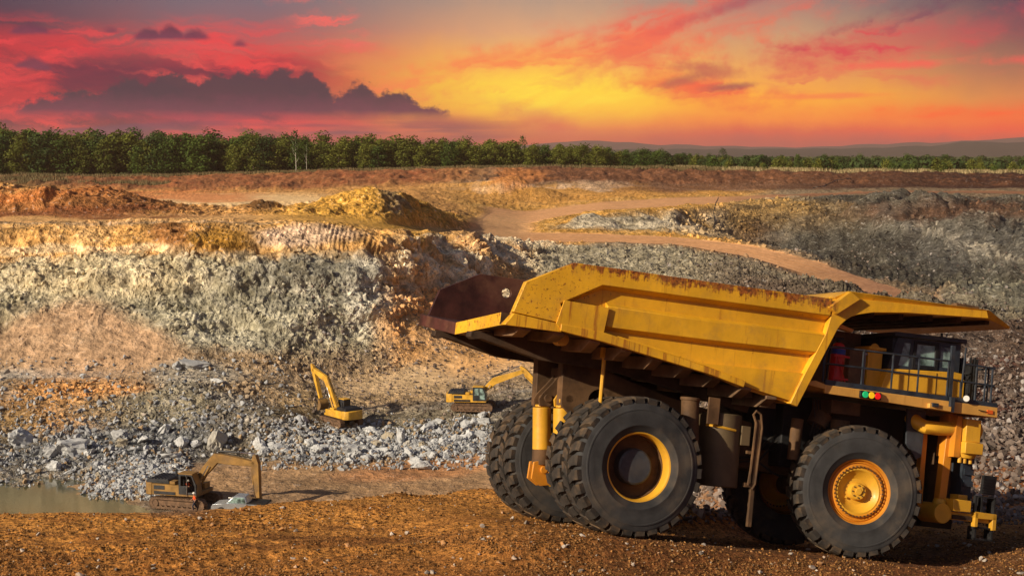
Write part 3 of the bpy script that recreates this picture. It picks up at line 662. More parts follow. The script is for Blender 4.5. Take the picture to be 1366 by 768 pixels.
# material sharpness: metres per texture unit
nr, nc = Xg.shape
co = np.stack([Xg, Yg, Zg], -1).reshape(-1, 3)
idx = np.arange(nr * nc).reshape(nr, nc)
q = np.stack([idx[:-1, :-1], idx[:-1, 1:], idx[1:, 1:], idx[1:, :-1]], -1).reshape(-1, 4)
def gridmesh(name, co, q, mat, colors=None, smooth=True):
    me = bpy.data.meshes.new(name); me.vertices.add(len(co)); me.vertices.foreach_set('co', co.astype(np.float32).ravel())
    k = q.shape[1]; me.loops.add(q.size); me.loops.foreach_set('vertex_index', q.astype(np.int32).ravel())
    me.polygons.add(len(q)); me.polygons.foreach_set('loop_start', np.arange(0, q.size, k, dtype=np.int32))
    me.polygons.foreach_set('loop_total', np.full(len(q), k, dtype=np.int32))
    me.update(calc_edges=True)
    me.polygons.foreach_set('use_smooth', np.full(len(q), smooth, dtype=bool))
    if colors is not None:
        a = me.color_attributes.new('col', 'FLOAT_COLOR', 'POINT')
        a.data.foreach_set('color', (colors if colors.shape[1] == 4 else np.concatenate([colors, np.ones((len(colors), 1))], 1)).astype(np.float32).ravel())
    me.materials.append(mat); me.validate()
    o = bpy.data.objects.new(name, me); return link(o)
m, T, b = newmat('quarry_ground')
at = T.n('ShaderNodeAttribute', attribute_name='col'); base = E(T, at.outputs['Color']); rough_ = E(T, at.outputs['Alpha'])
geo = T.n('ShaderNodeNewGeometry'); pos = geo.outputs['Position']
spx = T.n('ShaderNodeSeparateXYZ'); T.t.links.new(pos, spx.inputs[0]); py = E(T, spx.outputs[1])
nearm = T.sm(py, 52., 75., 1., 0.)
nfar = T.noise(pos, 1.1, 3, .72); nmid = T.noise(pos, .22, 5, .62); nnear = T.noise(pos, 7., 4, .72); pep = T.noise(pos, 20., 2, .6)
grain = T.mix(nearm, nfar, nnear)
val = T.mix(nearm, T.sm(grain, .28, .72, .52, 1.62), T.sm(grain, .30, .70, .34, 2.0))
c = T.mix(rough_, base, T.mix(1.0, base, T.xyz(val, val, val), 'MULTIPLY'))
c = T.mix(T.sm(nfar, .60, .66) * (1.0 - nearm) * rough_ * .45, c, (.50, .48, .43, 1))
nm2 = T.sm(nmid, .32, .68, .68, 1.35); c = T.mix((1.0 - nearm) * rough_, c, T.mix(1.0, c, T.xyz(nm2, nm2, nm2), 'MULTIPLY'))
c = T.mix(T.sm(pep, .62, .70) * nearm * .55, c, (.50, .27, .10, 1))
c = T.mix(T.sm(pep, .40, .32) * nearm * .6, c, (.045, .022, .012, 1))
T.set(b.inputs['Base Color'], c); b.inputs['Roughness'].default_value = .95; b.inputs['Specular IOR Level'].default_value = .15
hgt = T.mix(nearm, (nfar * 1.0 + nmid * .8), (nnear * .12 + pep * .035))
bp = T.n('ShaderNodeBump'); bp.inputs['Strength'].default_value = 1.0; bp.inputs['Distance'].default_value = .8
T.set(bp.inputs['Height'], hgt * rough_); T.t.links.new(bp.outputs[0], b.inputs['Normal'])
rgh = (1 - .78 * np.clip(roadm, 0, 1)) * (1 - .55 * floorm) * (1 - .6 * sandy) * (1 - .5 * plat) * (1 - .45 * cone) * (1 - .7 * farplain) * (1 - .45 * lowroad) * (1 - .35 * sstep(Kg, 12.5, 14))
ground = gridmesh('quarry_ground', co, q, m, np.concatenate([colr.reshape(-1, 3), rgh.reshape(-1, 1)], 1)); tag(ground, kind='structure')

# lookup: the visible ground point on sight line (u, v)
runY = np.maximum.accumulate(Yg, axis=0)
runmin = np.minimum.accumulate(v_of(Yg, Zg), axis=0)
def surf(u, v):
    u = np.atleast_1d(np.asarray(u, float)); v = np.atleast_1d(np.asarray(v, float)); out = np.zeros((len(u), 3))
    j = np.clip(np.searchsorted(Uc, u), 0, nc - 1)
    for n_, (jj, vv) in enumerate(zip(j, v)):
        r_ = np.searchsorted(-runmin[:, jj], -vv); r_ = min(max(r_, 1), nr - 1)
        out[n_] = (Xg[r_, jj], Yg[r_, jj], Zg[r_, jj])
    return out
def ground_col(P):
    j = np.clip(np.searchsorted(Uc, 683 + F * cp * P[:, 0] / P[:, 1]), 0, nc - 1)
    return np.array([colr[min(np.searchsorted(runY[:, jj], y), nr - 1), jj] for jj, y in zip(j, P[:, 1])])
def onroad(P):
    j = np.clip(np.searchsorted(Uc, 683 + F * cp * P[:, 0] / P[:, 1]), 0, nc - 1); out = np.zeros(len(P), bool)
    for i in range(len(P)):
        r_ = min(np.searchsorted(Yg[:, j[i]], P[i, 1]), nr - 1); out[i] = roadm[r_, j[i]] > .3
    return out
def zat(x, y):
    """ground height below (x, y)"""
    u = 683 + F * cp * x / y; jj = int(np.clip(np.searchsorted(Uc, u), 0, nc - 1)); return float(np.interp(y, Yg[:, jj], Zg[:, jj]))

# water in the sump
m, T, b = newmat('pond_water'); pos = T.n('ShaderNodeNewGeometry').outputs['Position']
T.set(b.inputs['Base Color'], T.mix(T.noise(pos, .12, 4, .6), (.060, .062, .030, 1), (.10, .098, .052, 1)))
b.inputs['Roughness'].default_value = .07; b.inputs['Specular IOR Level'].default_value = .5
bump(T, b, T.noise(pos, 2.5, 3, .5), .12, .05)
W = MB(); zW = -34.02
W.add([(-75, 118, zW), (-29.5, 118, zW), (-29.5, 152, zW), (-75, 156, zW)], [(0, 1, 2, 3)])
wt = W.build('pond_water', m); tag(wt, kind='structure')

# ------------------------------------------------------------------ haul truck (x forward, y away from the viewer, z up)
truck = empty('haul_truck'); truck.location = TR_LOC; truck.rotation_euler = TR_ROT
tag(truck, 'huge yellow mining dump truck with rusty raised tail, parked on the brown slope in front', 'haul truck')
SH = .05                                 # slight cant of the dump body on its hinges
def shear(mb):
    mb.v = [(x, y, z + SH * (y - .15)) for x, y, z in mb.v]; return mb
# --- dump body: side walls, floor, bulkhead
NO = [(-3.97, 4.77), (-3.70, 5.12), (-3.46, 5.87), (-2.29, 6.50), (1.36, 6.55), (4.99, 6.62), (5.30, 6.25), (4.85, 5.20), (4.22, 3.78), (2.55, 4.06), (1.6, 4.32), (-1.32, 4.74), (-2.51, 4.84), (-3.4, 4.84)]
bd = MB()
bd.prism(NO, .22, .34)
hole = [(-1.42 + .15 * math.cos(a), 6.06 + .15 * math.sin(a)) for a in [2 * math.pi * k / 18 for k in range(18)]]
hole_r = list(reversed(hole))
bd.prism(NO, 7.46, 7.60, holes=[hole_r], mi=1)
# inner liner of the near wall is bare worn steel too
bd.prism([(x * .995, z) for x, z in NO[1:5]] + [(4.9, 6.5), (4.1, 3.95), (1.6, 4.45), (-2.5, 4.98)], .345, .36, mi=1)
# bulkhead and its roll-over into the canopy
bd.add([(4.22, .22, 3.78), (4.22, 7.58, 3.78), (5.30, 7.58, 6.25), (5.30, .22, 6.25), (4.08, .22, 3.82), (4.08, 7.58, 3.82), (5.12, 7.58, 6.42), (5.12, .22, 6.42)],
       [(0, 1, 2, 3), (7, 6, 5, 4), (0, 3, 7, 4), (1, 5, 6, 2), (3, 2, 6, 7), (0, 4, 5, 1)], mi=0)
# floor plate with a shallow V at the tail
fl = []
FX = [(-3.97, 4.77, .36, .32), (-3.0, 4.86, .25, .22), (-1.32, 4.74, .1, .15), (1.6, 4.36, 0, .12), (4.15, 3.82, 0, .1)]
for x, z, dip, th in FX:
    for y, dd in ((.24, 0), (3.85, dip), (7.45, 0)): fl += [(x, y, z - dd * .7 + th), (x, y, z - dd * .7)]
fs = []
for i in range(4):
    for j in range(2):
        a = i * 6 + j * 2; b2 = a + 6
        fs += [(a, a + 2, b2 + 2, b2), (a + 1, b2 + 1, b2 + 3, a + 3)]
bd.add(fl, fs, mi=1); bd.add(fl, [(0, 1, 3, 2)], mi=0); bd.add(fl, [(2, 3, 5, 4)], mi=1)
bd.add(fl, [(24, 26, 27, 25), (26, 28, 29, 27), (0, 6, 7, 1), (6, 12, 13, 7), (12, 18, 19, 13), (18, 24, 25, 19), (4, 5, 11, 10), (10, 11, 17, 16), (16, 17, 23, 22), (22, 23, 29, 28)], mi=2)
body = shear(bd).build('dump_body', [M['body'], M['rustin'], M['dgrime']], truck, bev=.012)
def part(mb, name, mat, par=None, bev=.014, sheared=True, label=None):
    if sheared: shear(mb)
    o = mb.build(name, mat, par or body, bev=bev)
    if label: o['label'] = label
    return o
# top rail, middle fold, lower flange, tail plate, front post: each proud of the wall
r_ = MB(); r_.prism([(-2.55, 5.50), (-1.49, 6.10), (1.40, 6.15), (5.0, 6.21), (5.02, 6.66), (1.36, 6.60), (-2.29, 6.545), (-3.49, 5.90), (-3.74, 5.13), (-2.6, 5.02), (-2.5, 5.4)],
            0.0, .22, inner=[(-2.50, 5.42), (-1.42, 6.00), (1.40, 6.04), (5.0, 6.10), (5.02, 6.66), (1.36, 6.60), (-2.29, 6.545), (-3.49, 5.90), (-3.74, 5.13), (-2.6, 5.02), (-2.5, 5.35)])
part(r_, 'top_rail', M['body'])
r_ = MB(); r_.prism([(-3.93, 4.79), (-3.72, 5.10), (-2.45, 4.99), (-2.45, 4.80)], -.02, .215)
part(r_, 'tail_edge', M['rusty'])
r_ = MB(); r_.prism([(-1.28, 5.60), (1.46, 5.60), (4.92, 5.68), (4.70, 5.21), (1.51, 5.13), (-1.28, 5.10)], 0.03, .22, inner=[(-1.28, 5.70), (1.46, 5.70), (4.96, 5.78), (4.66, 5.12), (1.51, 5.02), (-1.28, 4.99)])
part(r_, 'side_rib', M['body'])
r_ = MB(); r_.prism([(-2.62, 4.99), (-2.47, 5.585), (-1.27, 5.56), (-1.36, 4.80), (-2.5, 4.88)], -.045, .0)
part(r_, 'wear_plate', M['rusty'], bev=.006, label='rust-streaked yellow patch plate at the tail')
r_ = MB(); r_.prism([(-2.5, 4.83), (-2.5, 5.0), (-1.3, 4.93), (1.6, 4.44), (2.66, 4.22), (2.62, 4.05), (1.6, 4.27), (-1.3, 4.70)], -.08, .22)
part(r_, 'lower_flange', M['rusty'])
r_ = MB(); r_.prism([(-1.28, 4.97), (1.52, 4.53), (4.40, 4.62), (4.10, 3.86), (2.7, 4.10), (2.7, 4.24), (1.6, 4.46), (-1.28, 4.94)], .10, .22)
part(r_, 'lower_plate', M['body'])
# front post sweeping up into the canopy edge
arc = [(5.25, 5.87), (5.34, 6.02), (5.47, 6.15), (5.64, 6.27), (5.85, 6.36), (6.23, 6.46), (7.31, 6.60), (9.93, 6.80)]
pst = [(4.26, 3.74)] + arc + [(9.86, 7.0), (5.77, 6.76), (5.3, 6.70), (5.05, 6.30), (4.93, 5.75), (4.40, 4.62), (4.05, 3.80)]
r_ = MB(); r_.prism(pst, .02, .25); part(r_, 'front_post', M['body'])
r_ = MB(); r_.prism([(4.89, 6.42), (5.47, 6.91), (5.79, 6.76), (5.12, 6.27)], -.12, .26); part(r_, 'corner_gusset', M['body'])
# canopy: plate with turned-down visor and an angled near corner
cn = MB()
top = [(5.12, .1, 6.72), (5.5, .02, 6.93), (9.93, .02, 7.03), (11.4, 1.0, 6.80), (11.7, 7.3, 6.80), (9.9, 7.75, 7.03), (5.5, 7.75, 6.93), (5.12, 7.7, 6.72)]
bot = [(5.6, .26, 6.28), (6.2, .26, 6.50), (9.93, .15, 6.82), (11.38, 1.0, 6.72), (11.68, 7.3, 6.72), (9.9, 7.6, 6.82), (6.2, 7.6, 6.50), (5.6, 7.6, 6.28)]
c0 = len(top)
cn.add(top + bot, [(0, 1, 6, 7), (1, 2, 5, 6), (2, 3, 4, 5), (15, 14, 9, 8), (14, 13, 10, 9), (13, 12, 11, 10)] + [(i, (i + 1) % 8, c0 + (i + 1) % 8, c0 + i) for i in range(8)])
cn.v = [(x, y, z - .030 * (y - .15)) for x, y, z in cn.v]
canopy = part(cn, 'canopy', M['body'])
for k in range(5):
    r_ = MB(); x = 6.5 + k * .92; zb = 6.50 + (x - 6.2) * .085
    r_.box(x, x + .14, .5, 7.3, zb - .15, zb + .03); r_.v = [(a, b, c - .03 * (b - .15)) for a, b, c in r_.v]; part(r_, 'stiffener', M['dgrime'], canopy)
r_ = MB(); r_.box(9.1, 9.85, .35, .6, 7.0, 7.12); part(r_, 'wear_bar', M['grimy'], canopy)
# floor bolsters and long sills underneath
for k, x in enumerate([-3.35, -2.45, -1.5, -.62, .26, 1.12, 1.96, 2.8, 3.55]):
    zz0 = np.interp(x, [f[0] for f in FX], [f[1] for f in FX]); r_ = MB()
    dp = .34 if x > -2 else .26
    r_.prism([(.12, zz0 - .02), (.12, zz0 - .10), (.62, zz0 - dp), (7.1, zz0 - dp), (7.5, zz0 - .1), (7.5, zz0 - .02)], x - .15, x + .15, axis='x',
             ); part(r_, 'floor_bolster', M['beam'])
for y in (2.0, 5.2):
    r_ = MB(); r_.prism([(-4.1, 4.60), (-4.12, 4.46), (-4.02, 4.40), (-3.8, 4.44), (-2.95, 4.26), (-2.15, 4.10), (-.3, 4.08), (1.08, 3.90), (2.14, 3.72), (3.9, 3.42), (4.0, 3.78), (1.6, 4.30), (-1.3, 4.64), (-3.0, 4.70)], y, y + .42)
    part(r_, 'body_sill', M['dgrime'])
r_ = MB(); r_.cyl((-2.16, .60, 4.66), (-2.16, .95, 4.66), .17, n=24); r_.cyl((-2.16, .57, 4.66), (-2.16, .60, 4.66), .10, n=20); part(r_, 'body_pin', M['yellow'], bev=.01)
r_ = MB(); r_.cyl((-2.16, .95, 4.66), (-2.16, 6.6, 4.66), .11); part(r_, 'hinge_shaft', M['grimy'], bev=0)
r_ = MB(); r_.tube([(-.75, 1.2, 4.42), (-.73, 1.2, 3.2)], .055, 8); r_.box(-.83, -.67, 1.1, 1.3, 4.35, 4.62); part(r_, 'rock_ejector_bar', M['yellow'], bev=0)
r_ = MB(); r_.box(2.7, 3.2, .5, 1.6, 3.82, 4.02); r_.box(3.45, 3.9, .5, 1.6, 3.62, 3.8); part(r_, 'body_pad', M['grimy'])

# --- wheels
def tyre_mb(wd=.95, Rr=1.75, nl=30, side=-1):
    mb = MB(); h = wd / 2; rb = Rr - .115
    prof = [(.86, -h + .06), (.93, -h + .015), (1.02, -h - .012), (1.03, -h - .022), (1.07, -h - .024), (1.08, -h - .02), (1.25, -h - .037), (1.40, -h - .026), (1.405, -h - .034), (1.44, -h - .030), (1.445, -h - .018), (1.53, -h + .0), (1.565, -h + .008), (1.60, -h + .035), (rb - .012, -h + .085), (rb, -h + .14), (rb + .005, 0)]
    prof += [(r, -y) for r, y in reversed(prof[:-1])]
    mb.lathe(prof, 96, 0)
    p = 2 * math.pi / nl
    for k in range(nl):
        for s in (-1, 1):
            a0 = (k + (.5 if s > 0 else 0)) * p; aw = p * .35
            # cross-section stations from the sidewall to the centre; twist towards the middle
            st = [(s * (h - .005), 1.575, 1.60, 1.0, 0), (s * (h + .002), 1.60, 1.690, .98, 0), (s * (h - .045), 1.64, Rr - .015, .96, 0), (s * (h - .22), 1.65, Rr, .96, .06), (s * .04, 1.66, Rr + .004, .86, .36)]
            vs = []
            for y, r0, r1, wf, tw in st:
                ac = a0 + tw * p
                for r, f in ((r0, 1.06), (r1, 1.0)):
                    for sg in (-1, 1):
                        a = ac + sg * aw * wf * f; vs.append((r * math.cos(a), y, r * math.sin(a)))
            fs = []
            for i in range(len(st) - 1):
                o = i * 4; q_ = o + 4
                fs += [(o + 2, o + 3, q_ + 3, q_ + 2), (o, q_, q_ + 2, o + 2), (o + 1, o + 3, q_ + 3, q_ + 1)]
            fs += [(0, 1, 3, 2), (len(vs) - 4, len(vs) - 2, len(vs) - 1, len(vs) - 3)]
            mb.add(vs, fs, False, 1)
    return mb
tyre_mesh_o = None
def tyre(parent):
    global tyre_mesh_o
    if tyre_mesh_o is None:
        tyre_mesh_o = tyre_mb().build('tyre', [M['rubber'], M['tread']], parent, sharp=40); return tyre_mesh_o
    o = tyre_mesh_o.copy(); o.parent = parent; return link(o)
def rear_wheel(y, outer, hubside):
    """y = centre; outer = tyre with the dished rim face; hubside -1 towards the viewer"""
    s = hubside; rim = MB()
    prof = [(.80, -.10), (.80, -.34), (.83, -.405), (.885, -.425), (.905, -.40), (.905, -.33)]
    prof = [(.905, .44), (.86, .44)] + [(.80, .30)] + prof
    rim.lathe([(r, yy * -s) for r, yy in prof], 72)
    rim.lathe([(r, yy * -s) for r, yy in [(.80, -.08), (.77, -.08), (.765, .1), (.60, .12), (.45, .12)]], 72, 1)
    for k in range(24):
        a = 2 * math.pi * k / 24
        rim.cyl((.70 * math.cos(a), -.10 * -s * -1, .70 * math.sin(a)), (.70 * math.cos(a), .12 * -s, .70 * math.sin(a)), .022, n=6, mi=1)
    o = rim.build('wheel', [M['yellow'], M['grimy']], truck, sharp=40); o.location = (0, y, 1.75)
    if outer:
        hb = MB(); hb.lathe([(0, -.20 * -s), (.40, -.20 * -s), (.445, -.17 * -s), (.455, -.12 * -s), (.455, .30 * -s)], 48); hb.build('hub', M['hub'], o, sharp=30)
    tyre(o); return o
rear_wheel(.475, True, -1); rear_wheel(1.625, False, -1); rear_wheel(5.275, False, 1); rear_wheel(6.425, True, 1)
def front_wheel(loc, s, steer):
    rim = MB()
    pr = [(.80, .40), (.80, -.30), (.83, -.38), (.885, -.40), (.905, -.375), (.905, .40)]
    rim.lathe([(r, y * -s) for r, y in pr], 72)
    rim.lathe([(r, y * -s) for r, y in [(.80, -.30), (.76, -.33), (.74, -.29), (.70, -.30), (.68, -.35), (.635, -.36), (.62, -.33)]], 72)
    rim.lathe([(r, y * -s) for r, y in [(.62, -.33), (.57, -.34), (.53, -.30), (.46, -.22), (.34, -.17), (.24, -.18), (.225, -.30), (.20, -.345), (.0, -.35)]], 60, 1)
    st = rim
    for k in range(40):
        a = 2 * math.pi * k / 40; c = (.655 * math.cos(a), .655 * math.sin(a))
        st.cyl((c[0], -.34 * -s, c[1]), (c[0], -.395 * -s, c[1]), .023, n=6, mi=2)
    for k in range(8):
        a = 2 * math.pi * k / 8; st.cyl((.16 * math.cos(a), -.35 * -s, .16 * math.sin(a)), (.16 * math.cos(a), -.375 * -s, .16 * math.sin(a)), .02, n=6, mi=2)
    st.cyl((-.28, -.20 * -s, -.18), (-.28, -.25 * -s, -.18), .03, n=10, mi=1)
    o = rim.build('wheel', [M['orange'], M['yellow'], M['grimy']], truck, sharp=28); o.location = loc; o.rotation_euler = (0, 0, steer)
    h = MB(); h.cyl((0, -.35 * -s, 0), (0, -.39 * -s, 0), .085, n=20); h.box(.0, .12, *sorted((-.35 * -s, -.38 * -s)), .02, .10); h.build('hub_cap', M['yellow'], o, bev=.005)
    tyre(o); return o
front_wheel((6.62, .78, 1.75), -1, R(-12)); front_wheel((6.75, 4.75, 1.75), 1, R(-12))

# --- chassis
fr = MB()
RAIL = [(-1.32, 4.45), (-1.25, 3.15), (-.8, 2.75), (.8, 3.0), (2.0, 2.55), (3.6, 2.1), (5.4, 2.0), (9.9, 2.0), (10.0, 3.1), (6.0, 3.1), (4.4, 3.3), (1.8, 3.72), (0.2, 4.12), (-.8, 4.5)]
big_hole = [(-.21 + .26 * math.cos(a), 3.40 + .26 * math.sin(a)) for a in [-2 * math.pi * k / 20 for k in range(20)]]
fr.prism(RAIL, 2.6, 2.95, holes=[big_hole]); fr.prism(RAIL, 4.5, 4.85)
fr.box(-.9, -.6, 2.95, 4.5, 3.0, 4.2); fr.box(2.6, 3.0, 2.95, 4.5, 2.5, 3.3); fr.box(5.0, 5.4, 2.95, 4.5, 2.1, 3.0)
fr.build('chassis_frame', M['grimy'], truck, bev=.02)
ax = MB(); ax.cyl((0, 2.0, 1.75), (0, 4.9, 1.75), .62, n=32); ax.cyl((0, 2.9, 1.75), (0, 4.0, 1.75), .85, n=32); ax.prism([(0, 2.3), (0, 1.4), (3.4, 2.2), (3.4, 2.8)], 3.2, 4.2)
ax.build('rear_axle', M['dgrime'], truck)
ax = MB(); ax.cyl((6.65, 1.1, 1.75), (6.65, 4.5, 1.75), .28, n=24); ax.box(6.2, 7.1, 2.0, 4.0, 1.6, 2.6); ax.build('front_axle', M['dgrime'], truck, bev=.03)
eng = MB(); eng.box(5.0, 8.9, 2.0, 5.4, 2.2, 4.15); eng.box(4.4, 5.0, 2.4, 5.0, 2.6, 4.0); eng.cyl((4.0, 3.6, 3.0), (5.2, 3.6, 3.0), .7, n=28)
eng.box(8.9, 9.6, 1.9, 5.6, 1.4, 4.1)
eng.build('engine', M['black'], truck, bev=.04)
# rear suspension struts between the wheel pairs
def strut(x, y, ztop, tone):
    o = MB().cyl((x - .02, y, 3.08), (x + .10, y, 1.95), .25, n=28)
    o.cyl((x - .02, y, 3.08), (x - .02, y, 3.14), .19, n=24)
    st = o.build('rear_strut', M['yellow'], truck, bev=.015)
    MB().cyl((x + .10, y, 1.95), (x + .13, y, 1.55), .255, n=28).build('strut_boot', M['grimy'], st, bev=.01)
    lg = MB(); lg.prism([(x - .18, 3.1), (x - .22, 3.28), (x - .12, 3.46), (x + .1, 3.72), (x + .42, 4.15), (x + .55, 4.15), (x + .32, 3.62), (x + .26, 3.30), (x + .12, 3.12)], y - .24, y - .17)
    lg.prism([(x - .18, 3.1), (x - .22, 3.28), (x - .12, 3.46), (x + .1, 3.72), (x + .42, 4.15), (x + .55, 4.15), (x + .32, 3.62), (x + .26, 3.30), (x + .12, 3.12)], y + .17, y + .24)
    lg.build('clevis', M['yellow'] if tone else M['grimy'], st, bev=.01)
    MB().cyl((x + .03, y - .30, 3.33), (x + .03, y + .28, 3.33), .11, n=20).build('pin', M['grimy'], st, bev=.01)
    lb = MB(); lb.prism([(x - .16, 1.60), (x - .18, 1.15), (x + .1, .98), (x + .75, 1.1), (x + .8, 1.8), (x + .3, 1.72)], y - .2, y - .12); lb.prism([(x - .16, 1.60), (x - .18, 1.15), (x + .1, .98), (x + .75, 1.1), (x + .8, 1.8), (x + .3, 1.72)], y + .1, y + .18)
    lb.cyl((x + .14, y - .26, 1.42), (x + .14, y + .22, 1.42), .10, n=18); lb.build('lower_bracket', M['orange'], st, bev=.01)
strut(-1.22, 4.0, 3.36, False); strut(-1.05, 2.9, 3.3, True)
# hoist cylinders and tanks amidships
h = MB(); h.cyl((1.56, .75, 3.62), (1.66, .75, 2.4), .235, n=28); h.cyl((1.56, .75, 3.66), (1.56, .75, 3.58), .26, n=28); hs = h.build('hoist_cylinder', M['grimy'], truck, bev=.01)
MB().cyl((1.66, .75, 2.4), (1.72, .75, 1.9), .17, n=24).build('piston', M['steel'], hs)
MB().box(1.95, 2.27, .45, .52, 3.04, 3.72).build('mud_flap', M['grimy'], truck, bev=.01)
tk = MB(); tk.cyl((2.62, 1.0, 3.36), (2.66, 1.0, 1.48), .53, n=40); tk.box(2.1, 3.15, 1.0, 2.5, 1.5, 3.3); tank = tk.build('fuel_tank', M['olive'], truck, bev=.03)
MB().box(3.0, 3.25, .52, .62, 2.6, 3.1).build('gauge_box', M['olive'], tank, bev=.01)
MB().tube([(2.10, .78, 3.02), (2.25, .565, 3.01), (2.6, .455, 2.97), (2.8, .49, 2.95)], .035, 6).build('yellow_strap', M['yellow'], tank)
ld_ = MB(); ld_.tube([(3.30, .5, 1.6), (3.34, .5, 2.0), (3.38, .5, 3.2), (3.28, .5, 3.42), (3.35, .5, 3.52), (3.5, .5, 3.45), (3.56, .5, 3.1), (3.5, .5, 1.65), (3.42, .5, 1.5)], .035, 6)
ld_.box(3.40, 3.50, .50, .62, .55, 3.3); ld_.box(3.2, 3.48, .5, .6, 2.4, 2.48); ld_.box(3.2, 3.48, .5, .6, 1.55, 1.66)
ld_.build('step_rail', M['grimy'], truck)
ha = MB(); ha.tube([(3.9, 2.3, 2.3), (4.4, 2.3, 2.4), (4.8, 2.3, 2.9), (5.1, 2.3, 3.1), (5.8, 2.3, 3.1)], .045, 6); ha.tube([(3.9, 2.2, 2.2), (4.5, 2.2, 2.3), (4.9, 2.2, 2.8), (5.2, 2.2, 3.02), (5.8, 2.2, 3.03)], .035, 6); ha.tube([(4.4, 2.2, 2.3), (4.9, 2.1, 2.0), (5.3, 2.1, 1.9)], .03, 6)
for k in range(6): ha.tube([(5.55 + k * .09, 1.4, 4.1), (5.6 + k * .09, 1.35, 3.6), (5.52 + k * .1, 1.4, 3.1)], .02, 5)
ha.build('hydraulic_hoses', M['hose'], truck)
fs_ = MB(); fs_.cyl((5.05, 1.3, 3.5), (5.0, 1.3, 2.4), .16, n=20); fs_.box(5.8, 6.7, .9, 1.9, 3.75, 4.1); fs_.cyl((5.9, 1.5, 3.75), (5.75, 1.5, 3.4), .28, n=20); fs_.cyl((6.3, 1.2, 3.3), (6.3, 1.2, 3.6), .25, n=24)
fs_.build('front_strut', M['grimy'], truck, bev=.01)
MB().prism([(8.35, 4.15), (8.95, 4.15), (8.9, 2.9), (8.75, 2.8), (8.4, 3.2)], 1.15, 1.22).build('wheel_flap', M['hub'], truck)

# --- deck
dk = MB(); dk.prism([(5.19, 4.20), (5.19, 4.42), (10.62, 4.44), (10.64, 4.16), (9.2, 4.14), (6.9, 4.18)], .28, .36); dk.box(5.2, 10.6, .36, 7.1, 4.30, 4.41)
dk.box(10.52, 10.62, .36, 7.1, 4.16, 4.40)
dk.prism([(8.35, 4.30), (9.05, 4.28), (9.05, 4.15), (8.35, 4.17)], .16, .28)
dk.prism([(4.9, 4.5), (5.24, 4.42), (5.24, 4.30), (4.5, 4.38)], .3, 1.6)
deck = dk.build('deck', M['deckyel'], truck, bev=.012)
kb = MB(); kb.box(5.19, 10.62, .30, .36, 4.425, 4.56); kb.box(10.50, 10.62, .36, 7.05, 4.425, 4.56); kb.build('kick_plate', M['navy'], deck)
sl = MB(); sl.box(6.22, 6.86, .20, .275, 4.205, 4.40, sh=.0); sbx = sl.build('signal_box', M['black'], deck, bev=.01)
for x, k, nm in ((6.36, 'lgreen', 'green round signal light'), (6.55, 'lyellow', 'yellow round signal light'), (6.74, 'lred', 'red round signal light')):
    o = MB().cyl((x, .165, 4.30), (x, .2, 4.30), .088, n=24).build('signal_light', M[k], sbx, bev=.008); o['label'] = nm
MB().box(10.28, 10.46, .25, .278, 4.24, 4.34).build('side_marker', M['amber'], deck)
MB().tube([(9.98, .24, 4.30), (10.26, .24, 4.28)], .012, 6).build('latch_rod', M['black'], deck)
MB().cyl((9.52, .18, 4.56), (9.60, .30, 4.56), .085, .085, n=20).build('work_lamp', M['lens'], deck, bev=.01)
MB().box(8.42, 8.6, .1, .2, 4.22, 4.32).build('tie_down', M['navy'], deck); MB().box(9.03, 9.15, .17, .27, 4.14, 4.55).build('tie_down', M['navy'], deck)
rl = MB(); rr = .028
posts = [(5.13, 5.40), (6.30, 5.5), (7.22, 5.5), (8.04, 5.5), (8.98, 5.5)]
for x, z in posts: rl.tube([(x, .33, 4.5), (x, .33, z)], rr, 6)
rl.tube([(5.13, .33, 4.5), (5.10, .33, 5.1), (5.22, .33, 5.40), (5.4, .33, 5.45), (9.1, .33, 5.52)], rr, 6); rl.tube([(5.12, .33, 4.98), (9.1, .33, 5.04)], rr, 6)
rl.box(9.03, 9.14, .30, .38, 4.2, 5.95)
rl.tube([(9.42, .33, 4.5), (9.5, .33, 5.95)], .03, 6); rl.tube([(9.42, .33, 4.5), (9.40, .33, 5.0), (9.12, .33, 5.04)], rr, 6)
for z in (5.02, 5.50): rl.tube([(9.5, .33, z), (10.50, .34, z), (10.56, .6, z), (10.56, 7.0, z)], rr, 6)
for x in (9.9, 10.2, 10.42): rl.tube([(x, .34, 4.5), (x, .34, 5.5)], .03, 6)
for y in (.7, 1.2, 1.7, 2.6, 3.6, 4.6, 5.6, 6.6, 7.0): rl.tube([(10.56, y, 4.5), (10.56, y, 5.5)], rr, 6)
rl.tube([(5.2, 7.02, 5.5), (10.56, 7.02, 5.5)], rr, 6)
for x in (5.2, 6.5, 7.8, 9.1): rl.tube([(x, 7.02, 4.4), (x, 7.02, 5.5)], rr, 6)
rl.build('guard_rail', M['navy'], truck)
gt = MB()
for y in (.55, .75): gt.box(9.98, 10.02, y, y + .05, 4.55, 5.75)
gt.box(10.0, 10.04, .5, 1.0, 4.55, 5.6); gt.box(9.92, 10.1, 1.1, 1.7, 4.45, 5.75)
gt.build('radiator_gate', M['black'], truck)

# --- cab
cb = MB()
cb.prism([(7.27, 4.56), (7.46, 5.14), (9.62, 5.30), (9.84, 5.28), (9.86, 4.58)], .88, 3.3)
cab = cb.build('cab', M['yellow'], truck, bev=.02)
up_ = MB()
